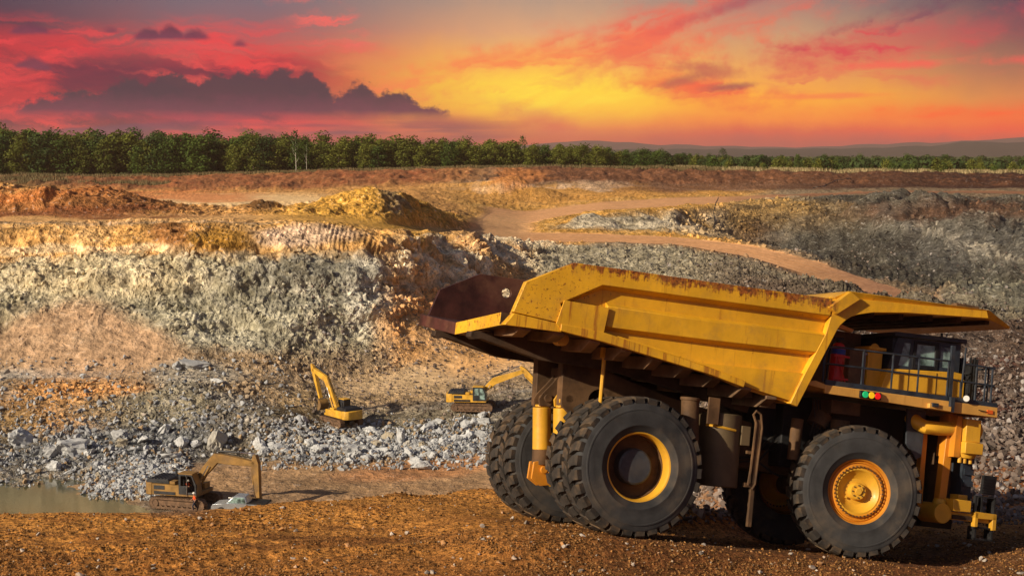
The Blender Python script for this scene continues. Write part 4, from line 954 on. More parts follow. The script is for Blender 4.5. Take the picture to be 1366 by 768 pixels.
# upper frame around window openings
fr_out = [(7.40, 5.10), (7.66, 6.03), (9.74, 6.10), (9.74, 5.24)]
w1 = [(7.78, 5.27), (7.92, 5.90), (8.14, 5.92), (8.10, 5.28)]; w2 = [(8.30, 5.36), (8.32, 5.92), (8.92, 5.94), (8.92, 5.38)]; w3 = [(9.10, 5.38), (9.12, 5.95), (9.50, 5.96), (9.50, 5.39)]
fr_out = [(7.46, 5.145), (7.70, 6.03), (9.74, 6.10), (9.74, 5.305)]
up_.prism(fr_out, .90, .98, holes=[list(reversed(w_)) for w_ in (w1, w2, w3)])
up_.prism([(7.46, 5.145), (7.70, 6.03), (9.74, 6.10), (9.74, 5.305)], 3.2, 3.28)
up_.box(7.6, 7.7, .98, 3.2, 5.15, 6.0); up_.box(9.66, 9.74, .98, 3.2, 5.3, 5.4); up_.box(9.66, 9.74, .98, 3.2, 5.98, 6.08); up_.box(9.64, 9.76, .98, 1.1, 5.3, 6.1); up_.box(9.64, 9.76, 3.1, 3.2, 5.3, 6.1)
up_.build('cab_frame', M['navy'], cab, bev=.008)
rf = MB(); rf.prism([(7.52, 6.04), (7.56, 6.16), (9.86, 6.24), (9.88, 6.12)], .80, 3.4); rf.tube([(9.3, 1.2, 6.2), (9.3, 1.2, 6.36)], .04, 8); rf.box(9.2, 9.4, 1.1, 1.3, 6.2, 6.26); rf.build('cab_roof', M['navy'], cab, bev=.02)
for w_ in (w1, w2, w3):
    MB().prism([(a, b) for a, b in w_], .935, .945).build('window', M['glass'], cab)
df = MB(); df.prism([(8.20, 5.22), (8.22, 6.0), (9.02, 6.04), (9.02, 5.26)], .875, .90, holes=[list(reversed([(8.30, 5.34), (8.32, 5.93), (8.92, 5.95), (8.92, 5.36)]))]); df.build('door_frame', M['black'], cab, bev=.006)
for x in (8.10, 9.0):
    MB().box(x, x + .012, .868, .88, 4.6, 5.2).build('door_gap', M['dgrime'], cab)
ins = MB(); ins.box(8.5, 8.9, 1.6, 2.1, 5.1, 5.75); ins.box(8.45, 8.6, 1.7, 2.0, 5.6, 5.85); ins.build('driver_seat', M['olive'], cab, bev=.04)
pb = MB(); pb.box(7.55, 8.2, 1.6, 3.6, 4.5, 6.13); pb.build('cab_rear_box', M['black'], cab, bev=.01)
MB().box(9.84, 9.93, .9, 1.0, 4.6, 5.12).build('grab_handle', M['yellow'], cab)
mr = MB(); mr.tube([(9.86, .9, 5.3), (10.0, .6, 5.3), (10.0, .55, 5.6)], .02, 6); mr.box(9.97, 10.02, .45, .65, 5.2, 5.7); mr.build('mirror', M['black'], cab)

# cabinets behind the cab, extinguisher
cbn = MB(); cbn.box(6.97, 7.42, 1.15, 1.8, 4.43, 5.62); cbn.box(6.95, 7.50, 1.10, 1.85, 5.62, 5.70); cbn.prism([(7.05, 5.70), (7.12, 5.78), (7.2, 5.81), (7.28, 5.78), (7.35, 5.70)], 1.2, 1.24); c_o = cbn.build('control_cabinet', M['yellow'], truck, bev=.012)
MB().box(7.02, 7.38, 1.135, 1.15, 4.5, 5.55).build('cabinet_door', M['yellow'], c_o, bev=.006)
cb2 = MB(); cb2.box(6.45, 6.94, 1.25, 2.2, 4.43, 5.6); cb2.box(5.5, 7.5, 2.4, 4.6, 4.42, 6.15); c2o = cb2.build('electrical_cabinet', M['beam'], truck, bev=.02)  # yellow cabinets given a brown tone for the shade under the canopy
hg = MB()
for z in (4.6, 5.45): hg.box(6.85, 6.97, 1.18, 1.26, z, z + .05)
hg.tube([(6.91, 1.2, 4.5), (6.91, 1.2, 5.6)], .015, 6); hg.build('hinge', M['steel'], c2o)
ex = MB(); ex.cyl((5.73, .72, 4.45), (5.76, .72, 5.42), .195, n=28)
ex.add([(5.76 + .195 * math.cos(a) * f, .72 + .195 * math.sin(a) * f, z) for f, z in ((1, 5.42), (.93, 5.50), (.72, 5.58), (.3, 5.62)) for a in [2 * math.pi * k / 28 for k in range(28)]], [(i * 28 + k, i * 28 + (k + 1) % 28, (i + 1) * 28 + (k + 1) % 28, (i + 1) * 28 + k) for i in range(3) for k in range(28)], True)
exo = ex.build('fire_extinguisher', M['redpaint'], truck); exo['label'] = 'red fire extinguisher standing behind the rail'
MB().cyl((5.755, .72, 5.30), (5.757, .72, 5.44), .199, n=28).build('blue_band', M['bluelabel'], exo)
vv = MB(); vv.cyl((5.76, .72, 5.6), (5.76, .72, 5.72), .05, n=12); vv.box(5.62, 5.88, .68, .76, 5.70, 5.76); vv.tube([(5.66, .72, 5.68), (5.5, .6, 5.6), (5.36, .5, 5.3), (5.33, .5, 4.6)], .025, 6); vv.build('valve', M['black'], exo)
cg = MB()
for z in (4.62, 5.22): cg.box(5.50, 5.98, .48, .51, z, z + .05)
cg.tube([(5.53, .49, 4.5), (5.57, .49, 5.3)], .018, 6); cg.tube([(5.93, .49, 4.5), (5.6, .49, 5.25)], .018, 6); cg.build('cage', M['redpaint'], exo)
ly = MB(); ly.prism([(5.72, 6.18), (6.1, 6.20), (6.55, 6.10), (6.5, 6.02), (6.1, 6.08), (5.8, 6.10)], 1.3, 1.5); ly.build('body_prop', M['deckyel'], truck)

# --- front: air cleaner, duct, bumper, steps
ac = MB(); ac.box(9.86, 10.34, .55, 1.2, 3.42, 4.05); ac.box(9.84, 10.42, .5, 1.25, 3.10, 3.42); air = ac.build('air_cleaner', M['yellow'], truck, bev=.02)
MB().cyl((10.3, .95, 3.78), (10.52, .95, 3.80), .25, n=28).build('air_inlet', M['yellow'], air, bev=.015)
MB().prism([(9.66, 4.1), (9.82, 4.1), (9.82, 2.98), (9.62, 2.98)], .7, 1.5).build('cleaner_bracket', M['orange'], air)
cu = MB(); cu.cyl((10.1, .85, 3.10), (10.1, .85, 2.98), .30, .24, n=24)
for x in (9.86, 10.02, 10.2): cu.cyl((x, .75, 3.0), (x, .75, 2.84), .055, n=10)
cu.build('dust_cup', M['yellow'], air)
du = MB(); du.tube([(9.70, .95, 3.74), (9.2, .95, 3.70), (8.82, .98, 3.70), (8.68, 1.1, 3.78), (8.62, 1.4, 3.95)], .19, 20); du.build('intake_duct', M['yellow'], air)
fp = MB(); fp.box(9.42, 9.66, .95, 1.2, 1.62, 4.15, sh=.15); fp.box(9.0, 9.16, 1.3, 1.5, 1.5, 3.8); fpo = fp.build('front_upright', M['orange'], truck, bev=.015)
fc = MB(); fc.box(9.75, 10.25, 1.5, 5.8, 1.7, 4.1); fc.build('radiator_side', M['grimy'], truck, bev=.02)
gr_ = MB(); gr_.box(10.16, 10.48, 1.0, 5.6, 1.75, 3.15)
for k in range(4): gr_.box(10.2, 10.5, .95, 1.0, 1.9 + k * .32, 2.06 + k * .32)
gr_.build('ladder_well', M['navy'], truck)
bmp = MB(); bmp.box(9.55, 10.95, .7, 6.4, 1.28, 1.50); bmp.box(9.62, 10.2, .55, 1.4, 1.52, 1.84); bmp.box(9.95, 10.25, .8, 1.2, 1.84, 1.98); bmp.box(10.35, 11.05, .55, .72, 1.38, 1.55); bmp.box(10.93, 11.06, .55, .72, 1.10, 1.55); bmp.box(10.35, 10.46, .55, .72, 1.15, 1.55)
bump_o = bmp.build('bumper', M['yellow'], truck, bev=.015)
MB().box(9.7, 10.3, .64, .70, 1.30, 1.42).build('slotted_plate', M['dgrime'], bump_o)
mu = MB(); mu.cyl((9.36, .62, 1.42), (9.36, 1.5, 1.42), .27, n=32); mu.cyl((9.40, .9, 1.6), (9.42, .9, 1.80), .2, .16, n=20); mu.build('exhaust_drum', M['yellow'], truck, bev=.015)
stp = MB()
for x0_, x1_, z0_, z1_ in ((10.42, 11.02, .80, 1.16), (10.58, 11.05, 1.42, 2.0)):
    for (a, b, c, d) in ((x0_, x0_ + .05, z0_, z1_), (x1_ - .05, x1_, z0_, z1_), (x0_, x1_, z0_, z0_ + .05), (x0_, x1_, z1_ - .04, z1_)):
        stp.box(a, b, .62, .95, c, d)
stp.box(10.62, 11.04, .7, .8, 2.06, 2.58, sh=.05); stp.box(11.0, 11.12, .75, .9, 1.2, 2.0); stp.box(10.36, 10.42, .6, .7, 1.1, 2.0)
for k in range(6): stp.box(10.64, 11.02, .66, .70, 2.10 + k * .075, 2.13 + k * .075)
stp.build('access_steps', M['black'], truck)
bl = MB(); bl.box(9.3, 10.3, 1.5, 5.8, 1.0, 1.3); bl.build('front_crossbeam', M['black'], truck)

# ------------------------------------------------------------------ excavators (mirror-built: cab on the viewer's side)
def excavator(name, label, pix, yaw, scale, boom, bucket, paint_, tool='bucket', base_pt=None, tilt=(0, 0)):
    loc = surf(*pix)[0] if base_pt is None else base_pt
    ex = empty(name, tuple(loc), (tilt[0], tilt[1], yaw)); ex.scale = (scale,) * 3
    tag(ex, label, 'excavator')
    Y = M[paint_]; D = M['exdark']; s = -1
    # tracks
    for sd in (-1, 1):
        y0, y1 = (1.05, 1.65) if sd > 0 else (-1.65, -1.05); L = 2.45; h = .46
        out = [(L - .4 + .48 * math.cos(a), h + .03 + .48 * math.sin(a)) for a in np.linspace(-1.3, 1.4, 8)] + [(-L + .4 + .48 * math.cos(a), h + .03 + .48 * math.sin(a)) for a in np.linspace(math.pi - 1.4, math.pi + 1.3, 8)]
        inn = [((x) * .9, h + .02 + (z - h) * .62) for x, z in out]
        tr = MB(); tr.prism(out, y0, y1, holes=[list(reversed(inn))])
        per = []; n_ = len(out)
        for i in range(n_):
            a, b = out[i], out[(i + 1) % n_]; l = math.dist(a, b); k = max(1, int(l / .22))
            for j in range(k):
                t = (j + .5) / k; per.append((a[0] + (b[0] - a[0]) * t, a[1] + (b[1] - a[1]) * t, math.atan2(b[1] - a[1], b[0] - a[0])))
        for x, z, a in per:
            tr.box(x - .07, x + .07, y0 - .02, y1 + .02, z - .035, z + .035, rot=Matrix.Rotation(-a, 3, 'Y'))
        to = tr.build('track', M['track'], ex)
        fm = MB(); ym = (y0 + y1) / 2; fm.prism([(x * .86, h + .02 + (z - h) * .45) for x, z in out], y0 + .1, y1 - .1)
        for x in (-2.0, -1.5, -1.0, -.5, 0, .5, 1, 1.5, 2.0): fm.cyl((x, y0 + .02, .22), (x, y1 - .02, .22), .13, n=12)
        for x in (-2.03, 2.03): fm.cyl((x, y0 + .03, .48), (x, y1 - .03, .48), .30, n=18)
        fm.build('track_frame', M['track'], to)
    MB().box(-1.0, 1.0, -1.05, 1.05, .45, .9).cyl((0, 0, .85), (0, 0, 1.12), .65, n=24).build('undercarriage', D, ex)
    # house
    hs = MB()
    hs.prism([(-2.4, 1.12), (1.75, 1.12), (1.75, 1.42), (.3, 1.5), (.3, 2.0), (-2.4, 2.05)], -1.42, 1.42)
    hs.box(-.5, .35, .35, 1.42, 2.0, 2.22); hs.box(.35, 1.5, .5, 1.4, 1.42, 1.9)
    house = hs.build('body', Y, ex, bev=.04)
    cw = MB(); pts = [(-2.4, 1.42), (-2.95, 1.30), (-3.25, .95), (-3.32, 0), (-3.25, -.95), (-2.95, -1.30), (-2.4, -1.42)]
    cw.prism(pts, 1.05, 2.1, axis='z'); cw.build('counterweight', Y, house, bev=.09)
    eh = MB(); eh.prism([(-3.0, 2.08), (-2.9, 2.38), (-.95, 2.42), (-.85, 2.06)], -1.25, 1.2)
    for k in range(6): eh.box(-2.7 + k * .3, -2.55 + k * .3, -1.1, 1.05, 2.38, 2.45)
    eh.cyl((-1.2, .6, 2.3), (-1.2, .6, 2.95), .09, n=12); eh.build('engine_cover', D, house, bev=.03)
    MB().box(-2.2, -.2, -1.45, -1.41, 1.2, 1.45).build('side_panel', D, house)
    MB().box(-2.2, -1.2, -1.445, -1.41, 1.6, 1.92).build('grille', D, house)
    MB().box(-.8, -.3, -1.3, -.6, 2.05, 2.30).build('tool_box', Y, house, bev=.03)
    # cab
    cf = [(.12, 1.3), (.12, 2.95), (.25, 3.05), (1.35, 3.0), (1.72, 2.2), (1.78, 1.3)]
    c_ = MB(); w_ = [(.30, 2.0), (.32, 2.85), (.82, 2.87), (.85, 2.0)]; w2_ = [(.95, 1.5), (.93, 2.87), (1.28, 2.85), (1.58, 2.15), (1.60, 1.5)]
    c_.prism(cf, -1.45, -1.38, holes=[list(reversed(w_)), list(reversed(w2_))]); c_.prism(cf, -.55, -.48)
    c_.box(.12, .2, -1.38, -.55, 1.3, 2.95); c_.box(.2, 1.7, -1.38, -.55, 1.3, 1.42); c_.prism([(1.68, 1.3), (1.72, 2.2), (1.78, 2.2), (1.76, 1.3)], -1.38, -1.3); c_.prism([(1.68, 1.3), (1.72, 2.2), (1.78, 2.2), (1.76, 1.3)], -.63, -.55)
    cabx = c_.build('cab', D, ex, bev=.02)
    MB().prism([(.08, 3.0), (.1, 3.1), (1.4, 3.08), (1.46, 2.98)], -1.48, -.45).build('cab_roof', Y if paint_ == 'exyel' else M['exdull'], cabx, bev=.02)
    if tool == 'bucket':
        MB().prism(w_, -1.42, -1.41).build('window', M['glass'], cabx); MB().prism(w2_, -1.42, -1.41).build('window', M['glass'], cabx)
        MB().prism([(1.38, 2.98), (1.74, 2.2), (1.76, 1.45), (1.72, 1.45), (1.70, 2.2), (1.34, 2.96)], -1.3, -.63).build('windscreen', M['glass'], cabx)
    else:
        MB().prism([(1.38, 2.98), (1.74, 2.2), (1.80, 1.35), (1.76, 1.35), (1.70, 2.2), (1.34, 2.96)], -1.38, -.55).build('windscreen_guard', M['exdull'], cabx)
        MB().tube([(.9, -1.5, 1.2), (.92, -1.5, 2.8), (.8, -1.5, 2.95)], .03, 6).build('door_handrail', M['steel'], cabx)
    # boom
    B, Md, Tp, S = [Vector((p[0], 0, p[1])) for p in boom]
    def taper(pts, hs_, y, mat, nm, par):
        up_, lo = [], []
        for i, p in enumerate(pts):
            d = (pts[min(i + 1, len(pts) - 1)] - pts[max(i - 1, 0)]).normalized(); n_ = Vector((-d.z, 0, d.x))
            up_.append((p.x + n_.x * hs_[i], p.z + n_.z * hs_[i])); lo.append((p.x - n_.x * hs_[i], p.z - n_.z * hs_[i]))
        return MB().prism(up_ + list(reversed(lo)), y - .24, y + .24).build(nm, mat, par, bev=.03)
    q1 = B.lerp(Md, .75) + (Md - B.lerp(Tp, .5)) * .05; q2 = Md.lerp(Tp, .3)
    bo = taper([B, B.lerp(Md, .6), Md, q2, Tp], [.2, .36, .42, .38, .2], 0.0, Y, 'boom', ex)
    dS = (S - Tp).normalized(); back = Tp - dS * .75; sd_ = Vector((-dS.z, 0, dS.x))
    st_ = taper([back, Tp, Tp + dS * .6, S], [.14, .34, .30, .14], 0, Y, 'stick', ex)
    for y in (-.42, .42):
        a = Vector((.9, y, 1.35)); b_ = Vector((B.lerp(Md, .72).x, y, B.lerp(Md, .72).z)); m_ = a.lerp(b_, .6)
        cy = MB().cyl(a, m_, .09, n=12).build('boom_cylinder', Y, ex); MB().cyl(m_, b_, .05, n=10).build('piston', M['chrome'], cy)
    nB = Vector((-(Tp - Md).normalized().z, 0, (Tp - Md).normalized().x)); a = Md + nB * .58; b_ = back + nB * .10; m_ = a.lerp(b_, .6)
    cy = MB().cyl(a, m_, .09, n=12).build('stick_cylinder', D, ex); MB().cyl(m_, b_, .05, n=10).build('piston', M['chrome'], cy)
    MB().tube([B + nB * .45, Md + nB * .52, Md.lerp(Tp, .6) + nB * .46, Tp + nB * .42], .035, 5).build('hoses', M['hose'], bo)
    # bucket / tool
    bd_ = Vector((math.cos(bucket), 0, math.sin(bucket))); bn = Vector((-bd_.z, 0, bd_.x))
    out_side = sd_ if (bd_.dot(sd_)) > 0 else -sd_
    a = Tp.lerp(S, .12) + out_side * .42; b_ = S - dS * .55 + out_side * .38; m_ = a.lerp(b_, .62)
    cy = MB().cyl(a, m_, .08, n=10).build('bucket_cylinder', Y, ex); MB().cyl(m_, b_, .045, n=8).build('piston', M['chrome'], cy)
    MB().tube([b_, S + bd_ * .35], .06, 6).tube([b_, S - dS * .5], .06, 6).build('linkage', M['track'], ex)
    if tool == 'bucket':
        # curved shell: profile in the x-z plane, open on one side
        c0 = S + bd_ * .15
        pr = []
        for t in np.linspace(0, 1, 9):
            an = bucket + .5 - t * 3.1; rr_ = .72
            pr.append((c0.x + bd_.x * .55 + math.cos(an) * rr_, c0.z + bd_.z * .55 + math.sin(an) * rr_))
        inn = [(c0.x + bd_.x * .55 + (x - c0.x - bd_.x * .55) * .9, c0.z + bd_.z * .55 + (z - c0.z - bd_.z * .55) * .9) for x, z in pr]
        bk = MB(); bk.prism(pr + list(reversed(inn)), -.6, .6); bk.prism(pr, -.62, -.57); bk.prism(pr, .57, .62)
        bko = bk.build('bucket', M['exdull'], ex)
        tip = Vector((pr[-1][0], 0, pr[-1][1])); td = (tip - Vector((pr[-2][0], 0, pr[-2][1]))).normalized()
        for y in np.linspace(-.5, .5, 5): MB().cyl(tip + Vector((0, y, 0)), tip + Vector((0, y, 0)) + td * .25, .07, .025, n=6).build('tooth', M['steel'], bko)
    else:
        tl = MB(); p0_ = S - bd_ * .2; bx = lambda a0, a1, hh, yy: tl.prism([(p0_.x + bd_.x * a0 + bn.x * hh, p0_.z + bd_.z * a0 + bn.z * hh), (p0_.x + bd_.x * a1 + bn.x * hh * .8, p0_.z + bd_.z * a1 + bn.z * hh * .8), (p0_.x + bd_.x * a1 - bn.x * hh * .8, p0_.z + bd_.z * a1 - bn.z * hh * .8), (p0_.x + bd_.x * a0 - bn.x * hh, p0_.z + bd_.z * a0 - bn.z * hh)], -yy, yy)
        bx(0, 1.9, .27, .24); tlo = tl.build('rock_breaker', M['exdull'], ex, bev=.03)
        MB().cyl(p0_ + bd_ * 1.9, p0_ + bd_ * 3.0, .09, .07, n=12).build('chisel', M['steel'], tlo)
    return ex
e1 = excavator('excavator', 'worn yellow excavator with rock breaker and open cab, lowest in the pit beside a worker', (242, 674), R(-17), 1.14,
          [(.9, 2.0), (2.9, 4.25), (6.5, 3.95), (6.75, .85)], R(178), 'exdull', tool='breaker')
e2 = excavator('excavator', 'bright yellow excavator seen from behind with its boom folded up high, middle of the pit', (452, 566), R(128), .93,
          [(.9, 2.0), (3.4, 5.3), (6.6, 6.2), (4.9, 2.6)], R(-110), 'exyel')
e3 = excavator('excavator', 'yellow excavator seen side on, reaching its boom towards the dump truck tail', (631, 548), R(-7), .98,
          [(.9, 2.0), (2.6, 3.6), (6.3, 4.9), (8.6, 2.6)], R(-100), 'exyel')

# ------------------------------------------------------------------ pickup seen over the edge of the foreground
pv = Vector((x_of(322, 676, 137), 137, 0)); pv.z = zat(pv.x, pv.y) - .05
pk = empty('pickup_truck', tuple(pv), (0, 0, R(172))); tag(pk, 'silver pickup truck with dark open bed, half hidden below the edge of the orange bank', 'pickup truck')
b_ = MB(); b_.prism([(-2.6, .45), (-2.65, 1.05), (-.6, 1.08), (-.5, 1.1), (1.1, 1.1), (2.4, .98), (2.62, .8), (2.65, .45)], -.9, .9); b_.build('body', M['silver'], pk, bev=.05)
b_ = MB(); b_.add([(-.85, -.86, 1.08), (1.25, -.86, 1.08), (1.25, .86, 1.08), (-.85, .86, 1.08), (-.6, -.72, 1.72), (.45, -.72, 1.76), (.45, .72, 1.76), (-.6, .72, 1.72)], [(0, 3, 2, 1), (4, 5, 6, 7), (0, 1, 5, 4), (1, 2, 6, 5), (2, 3, 7, 6), (3, 0, 4, 7)])
cbx = b_.build('cabin', M['silver'], pk, bev=.06)
MB().add([(1.235, -.74, 1.14), (1.235, .74, 1.14), (.52, .64, 1.715), (.52, -.64, 1.715)], [(0, 1, 2, 3)]).build('windscreen', M['glass'], cbx).location = (.03, 0, .03)
for sy in (-1, 1):
    MB().add([(-.7, sy * .85, 1.15), (1.05, sy * .85, 1.15), (.42, sy * .745, 1.66), (-.52, sy * .745, 1.64)], [(0, 1, 2, 3)]).build('side_window', M['glass'], cbx).location = (0, sy * .02, 0)
MB().box(-2.55, -.75, -.80, .80, 1.06, 1.12).build('bed_liner', M['black'], pk)
MB().box(-2.6, -.75, -.88, -.80, 1.08, 1.2).box(-2.6, -.75, .80, .88, 1.08, 1.2).box(-2.64, -2.56, -.88, .88, 1.0, 1.2).build('bed_rail', M['black'], pk)
for x in (-1.7, 1.65):
    for y in (-.86, .86):
        wo_ = MB(); wo_.lathe([(0, -.1), (.2, -.11), (.24, -.08), (.24, .08), (0, .1)], 24, c=(x, y, .38)); wr = wo_.build('wheel', M['steel'], pk)
        MB().lathe([(.23, -.11), (.36, -.12), (.38, -.06), (.38, .06), (.36, .12), (.23, .11)], 28, c=(x, y, .38)).build('tyre', M['rubber'], wr)

# ------------------------------------------------------------------ people
def skinned(name, pts, edges, rad, mat, parent=None, lv=1, root=0):
    me = bpy.data.meshes.new(name); me.from_pydata(pts, edges, []); o = bpy.data.objects.new(name, me); link(o)
    sk = o.modifiers.new('skin', 'SKIN'); ss = o.modifiers.new('sub', 'SUBSURF'); ss.levels = ss.render_levels = lv
    for i, r in enumerate(rad): me.skin_vertices[0].data[i].radius = r if isinstance(r, tuple) else (r, r); me.skin_vertices[0].data[i].use_root = (i == root)
    dg = bpy.context.evaluated_depsgraph_get(); dg.update(); m2 = bpy.data.meshes.new_from_object(o.evaluated_get(dg))
    o.modifiers.clear(); o.data = m2; m2.materials.clear(); m2.materials.append(mat)
    m2.polygons.foreach_set('use_smooth', [True] * len(m2.polygons)); o.parent = parent; return o
def head_bits(par, c, fw, hat):
    c = Vector(c); fw = Vector(fw).normalized()
    MB().cyl(c + fw * .085 + Vector((0, 0, .0)), c + fw * .125 + Vector((0, 0, -.03)), .018, .012, n=8).build('nose', M['skin'], par)
    o = MB(); n_ = 14
    prof = [(0, .15), (.07, .14), (.115, .10), (.135, .045), (.14, .02), (.175, .012), (.175, 0), (.12, 0)]
    vs = [(c.x + r * math.cos(t), c.y + r * math.sin(t), c.z + .02 + z) for r, z in prof for t in [2 * math.pi * k / n_ for k in range(n_)]]
    o.add(vs, [(i * n_ + k, i * n_ + (k + 1) % n_, (i + 1) * n_ + (k + 1) % n_, (i + 1) * n_ + k) for i in range(len(prof) - 1) for k in range(n_)], True)
    o.build('helmet', hat, par)
def worker(loc, yaw):
    # walking, weight on the right leg, arms slightly bent
    pts = [(0, 0, .95), (.01, 0, 1.15), (.03, 0, 1.38), (.04, 0, 1.50), (.06, 0, 1.58), (.06, 0, 1.70),
           (.0, .10, .90), (.20, .11, .50), (.12, .11, .09), (.26, .12, .04),
           (.0, -.10, .90), (-.04, -.11, .48), (-.34, -.11, .16), (-.24, -.12, .05),
           (.03, .20, 1.42), (-.10, .27, 1.16), (.04, .28, .95), (.08, .27, .87),
           (.03, -.20, 1.42), (.12, -.27, 1.17), (.30, -.24, 1.02), (.37, -.22, 1.0)]
    ed = [(0, 1), (1, 2), (2, 3), (3, 4), (4, 5), (0, 6), (6, 7), (7, 8), (8, 9), (0, 10), (10, 11), (11, 12), (12, 13), (2, 14), (14, 15), (15, 16), (16, 17), (2, 18), (18, 19), (19, 20), (20, 21)]
    rad = [(.13, .12), (.12, .13), (.13, .16), .06, .075, .085, .09, .065, .045, .04, .09, .065, .045, .04, .06, .045, .035, .035, .06, .045, .035, .035]
    o = skinned('person', pts, ed, rad, M['skin']); o.location = loc; o.rotation_euler = (0, 0, yaw)
    k1 = [0, 1, 2, 14, 15, 18, 19]
    skinned('jacket', [pts[i] if i else (0, 0, 1.02) for i in k1] + [(.03, 0, 1.45)], [(0, 1), (1, 2), (2, 3), (3, 4), (2, 5), (5, 6), (2, 7)], [(.15, .14), (.14, .15), (.15, .185), .08, .06, .08, .06, (.08, .09)], M['vest'], o)
    k2 = [0, 6, 7, 8, 10, 11, 12]
    skinned('trousers', [pts[i] for i in k2], [(0, 1), (1, 2), (2, 3), (0, 4), (4, 5), (5, 6)], [(.145, .135), .105, .08, .06, .105, .08, .06], M['trouser'], o)
    head_bits(o, (.06, 0, 1.66), (1, 0, 0), M['white'])
    return o
pw = Vector((x_of(260, 683, 138.3), 138.3, 0)); pw.z = zat(pw.x, pw.y) + .02
tag(worker(tuple(pw), R(195)), 'worker in orange jacket, dark trousers and white helmet walking beside the excavator tracks', 'person')
# operator sitting in the open cab
pts = [(0, 0, .10), (-.03, 0, .32), (-.02, 0, .55), (0, 0, .66), (.02, 0, .74), (.02, 0, .85), (.10, .1, .10), (.48, .12, .12), (.55, .12, -.26), (.10, -.1, .10), (.48, -.12, .12), (.55, -.12, -.26),
       (0, .2, .58), (.08, .25, .34), (.32, .22, .34), (0, -.2, .58), (.08, -.25, .34), (.32, -.22, .34)]
ed = [(0, 1), (1, 2), (2, 3), (3, 4), (4, 5), (0, 6), (6, 7), (7, 8), (0, 9), (9, 10), (10, 11), (2, 12), (12, 13), (13, 14), (2, 15), (15, 16), (16, 17)]
op = skinned('person', pts, ed, [(.13, .13), (.12, .13), (.12, .16), .055, .07, .08, .09, .07, .05, .09, .07, .05, .06, .045, .035, .06, .045, .035], M['skin'])
m_ = Matrix.Translation(e1.location) @ e1.rotation_euler.to_matrix().to_4x4()
op.location = m_ @ Vector((.75, -.98, 1.85)); op.rotation_euler = (0, 0, e1.rotation_euler.z)
skinned('shirt', [pts[i] for i in (0, 1, 2, 12, 13, 15, 16)], [(0, 1), (1, 2), (2, 3), (3, 4), (2, 5), (5, 6)], [(.15, .15), (.14, .15), (.14, .185), .08, .06, .08, .06], M['vest'], op)
skinned('trousers', [pts[i] for i in (0, 6, 7, 8, 9, 10, 11)], [(0, 1), (1, 2), (2, 3), (0, 4), (4, 5), (5, 6)], [(.145, .135), .105, .08, .06, .105, .08, .06], M['trouser'], op)
head_bits(op, (.02, 0, .80), (1, 0, 0), M['white'])
tag(op, 'operator in an orange shirt seated in the open cab of the lowest excavator', 'person')
st2 = MB(); st2.box(.45, 1.0, -1.25, -.72, 1.42, 1.85); st2.box(.38, .52, -1.22, -.75, 1.85, 2.5); st2.build('seat', M['exdark'], [c for c in e1.children if c.name.startswith('cab')][0], bev=.03)

# ------------------------------------------------------------------ loose rock
def hull(n, ax, seed):
    rr = np.random.default_rng(seed); p = rr.normal(size=(n, 3)); p /= np.linalg.norm(p, axis=1)[:, None]; p *= (1 - rr.random((n, 1)) * .22) * np.array(ax)
    bm = bmesh.new(); [bm.verts.new(v) for v in p]; r = bmesh.ops.convex_hull(bm, input=bm.verts)
    bmesh.ops.delete(bm, geom=[v for v in bm.verts if not v.link_faces], context='VERTS')
    bmesh.ops.triangulate(bm, faces=bm.faces); bm.verts.index_update()
    V = np.array([v.co[:] for v in bm.verts]); Fc = np.array([[v.index for v in f.verts] for f in bm.faces]); bm.free(); return V, Fc
def rockmat(name, c, alt, var=.5, warm=.2, sc=1.2, island=True):
    m, T, b = newmat(name); g = T.n('ShaderNodeNewGeometry'); isl = E(T, g.outputs['Random Per Island'] if island else T.n('ShaderNodeObjectInfo').outputs['Random'])
    n = T.noise(g.outputs['Position'], sc, 6, .65)
    cc = T.mix(isl, (*[x * (1 - var) for x in c], 1), (*[min(.85, x * (1 + var)) for x in c], 1))
    cc = T.mix(T.sm(T.m('FRACT', isl * 7.31), 1 - warm, 1 - warm * .6), cc, (*alt, 1))
    cc = T.mix(T.sm(n, .45, .7) * .6, cc, (*[x * .55 for x in c], 1))
    T.set(b.inputs['Base Color'], cc); b.inputs['Roughness'].default_value = .9; b.inputs['Specular IOR Level'].default_value = .2
    bump(T, b, n, .6, .2 / sc); return m
MR = rockmat('grey_rock', (.33, .34, .35), (.36, .25, .14), .45, .22)
MRo = rockmat('grey_boulder', (.48, .49, .49), (.38, .33, .24), .2, .15, 1.6, False)
MG = rockmat('orange_gravel', (.24, .115, .035), (.40, .30, .20), .8, .05, 30.)
MT = rockmat('brown_talus', (.175, .135, .11), (.34, .31, .29), .65, .16, 1.5)
templ = [hull(13, (1, .8, .62), 100 + k) for k in range(10)]
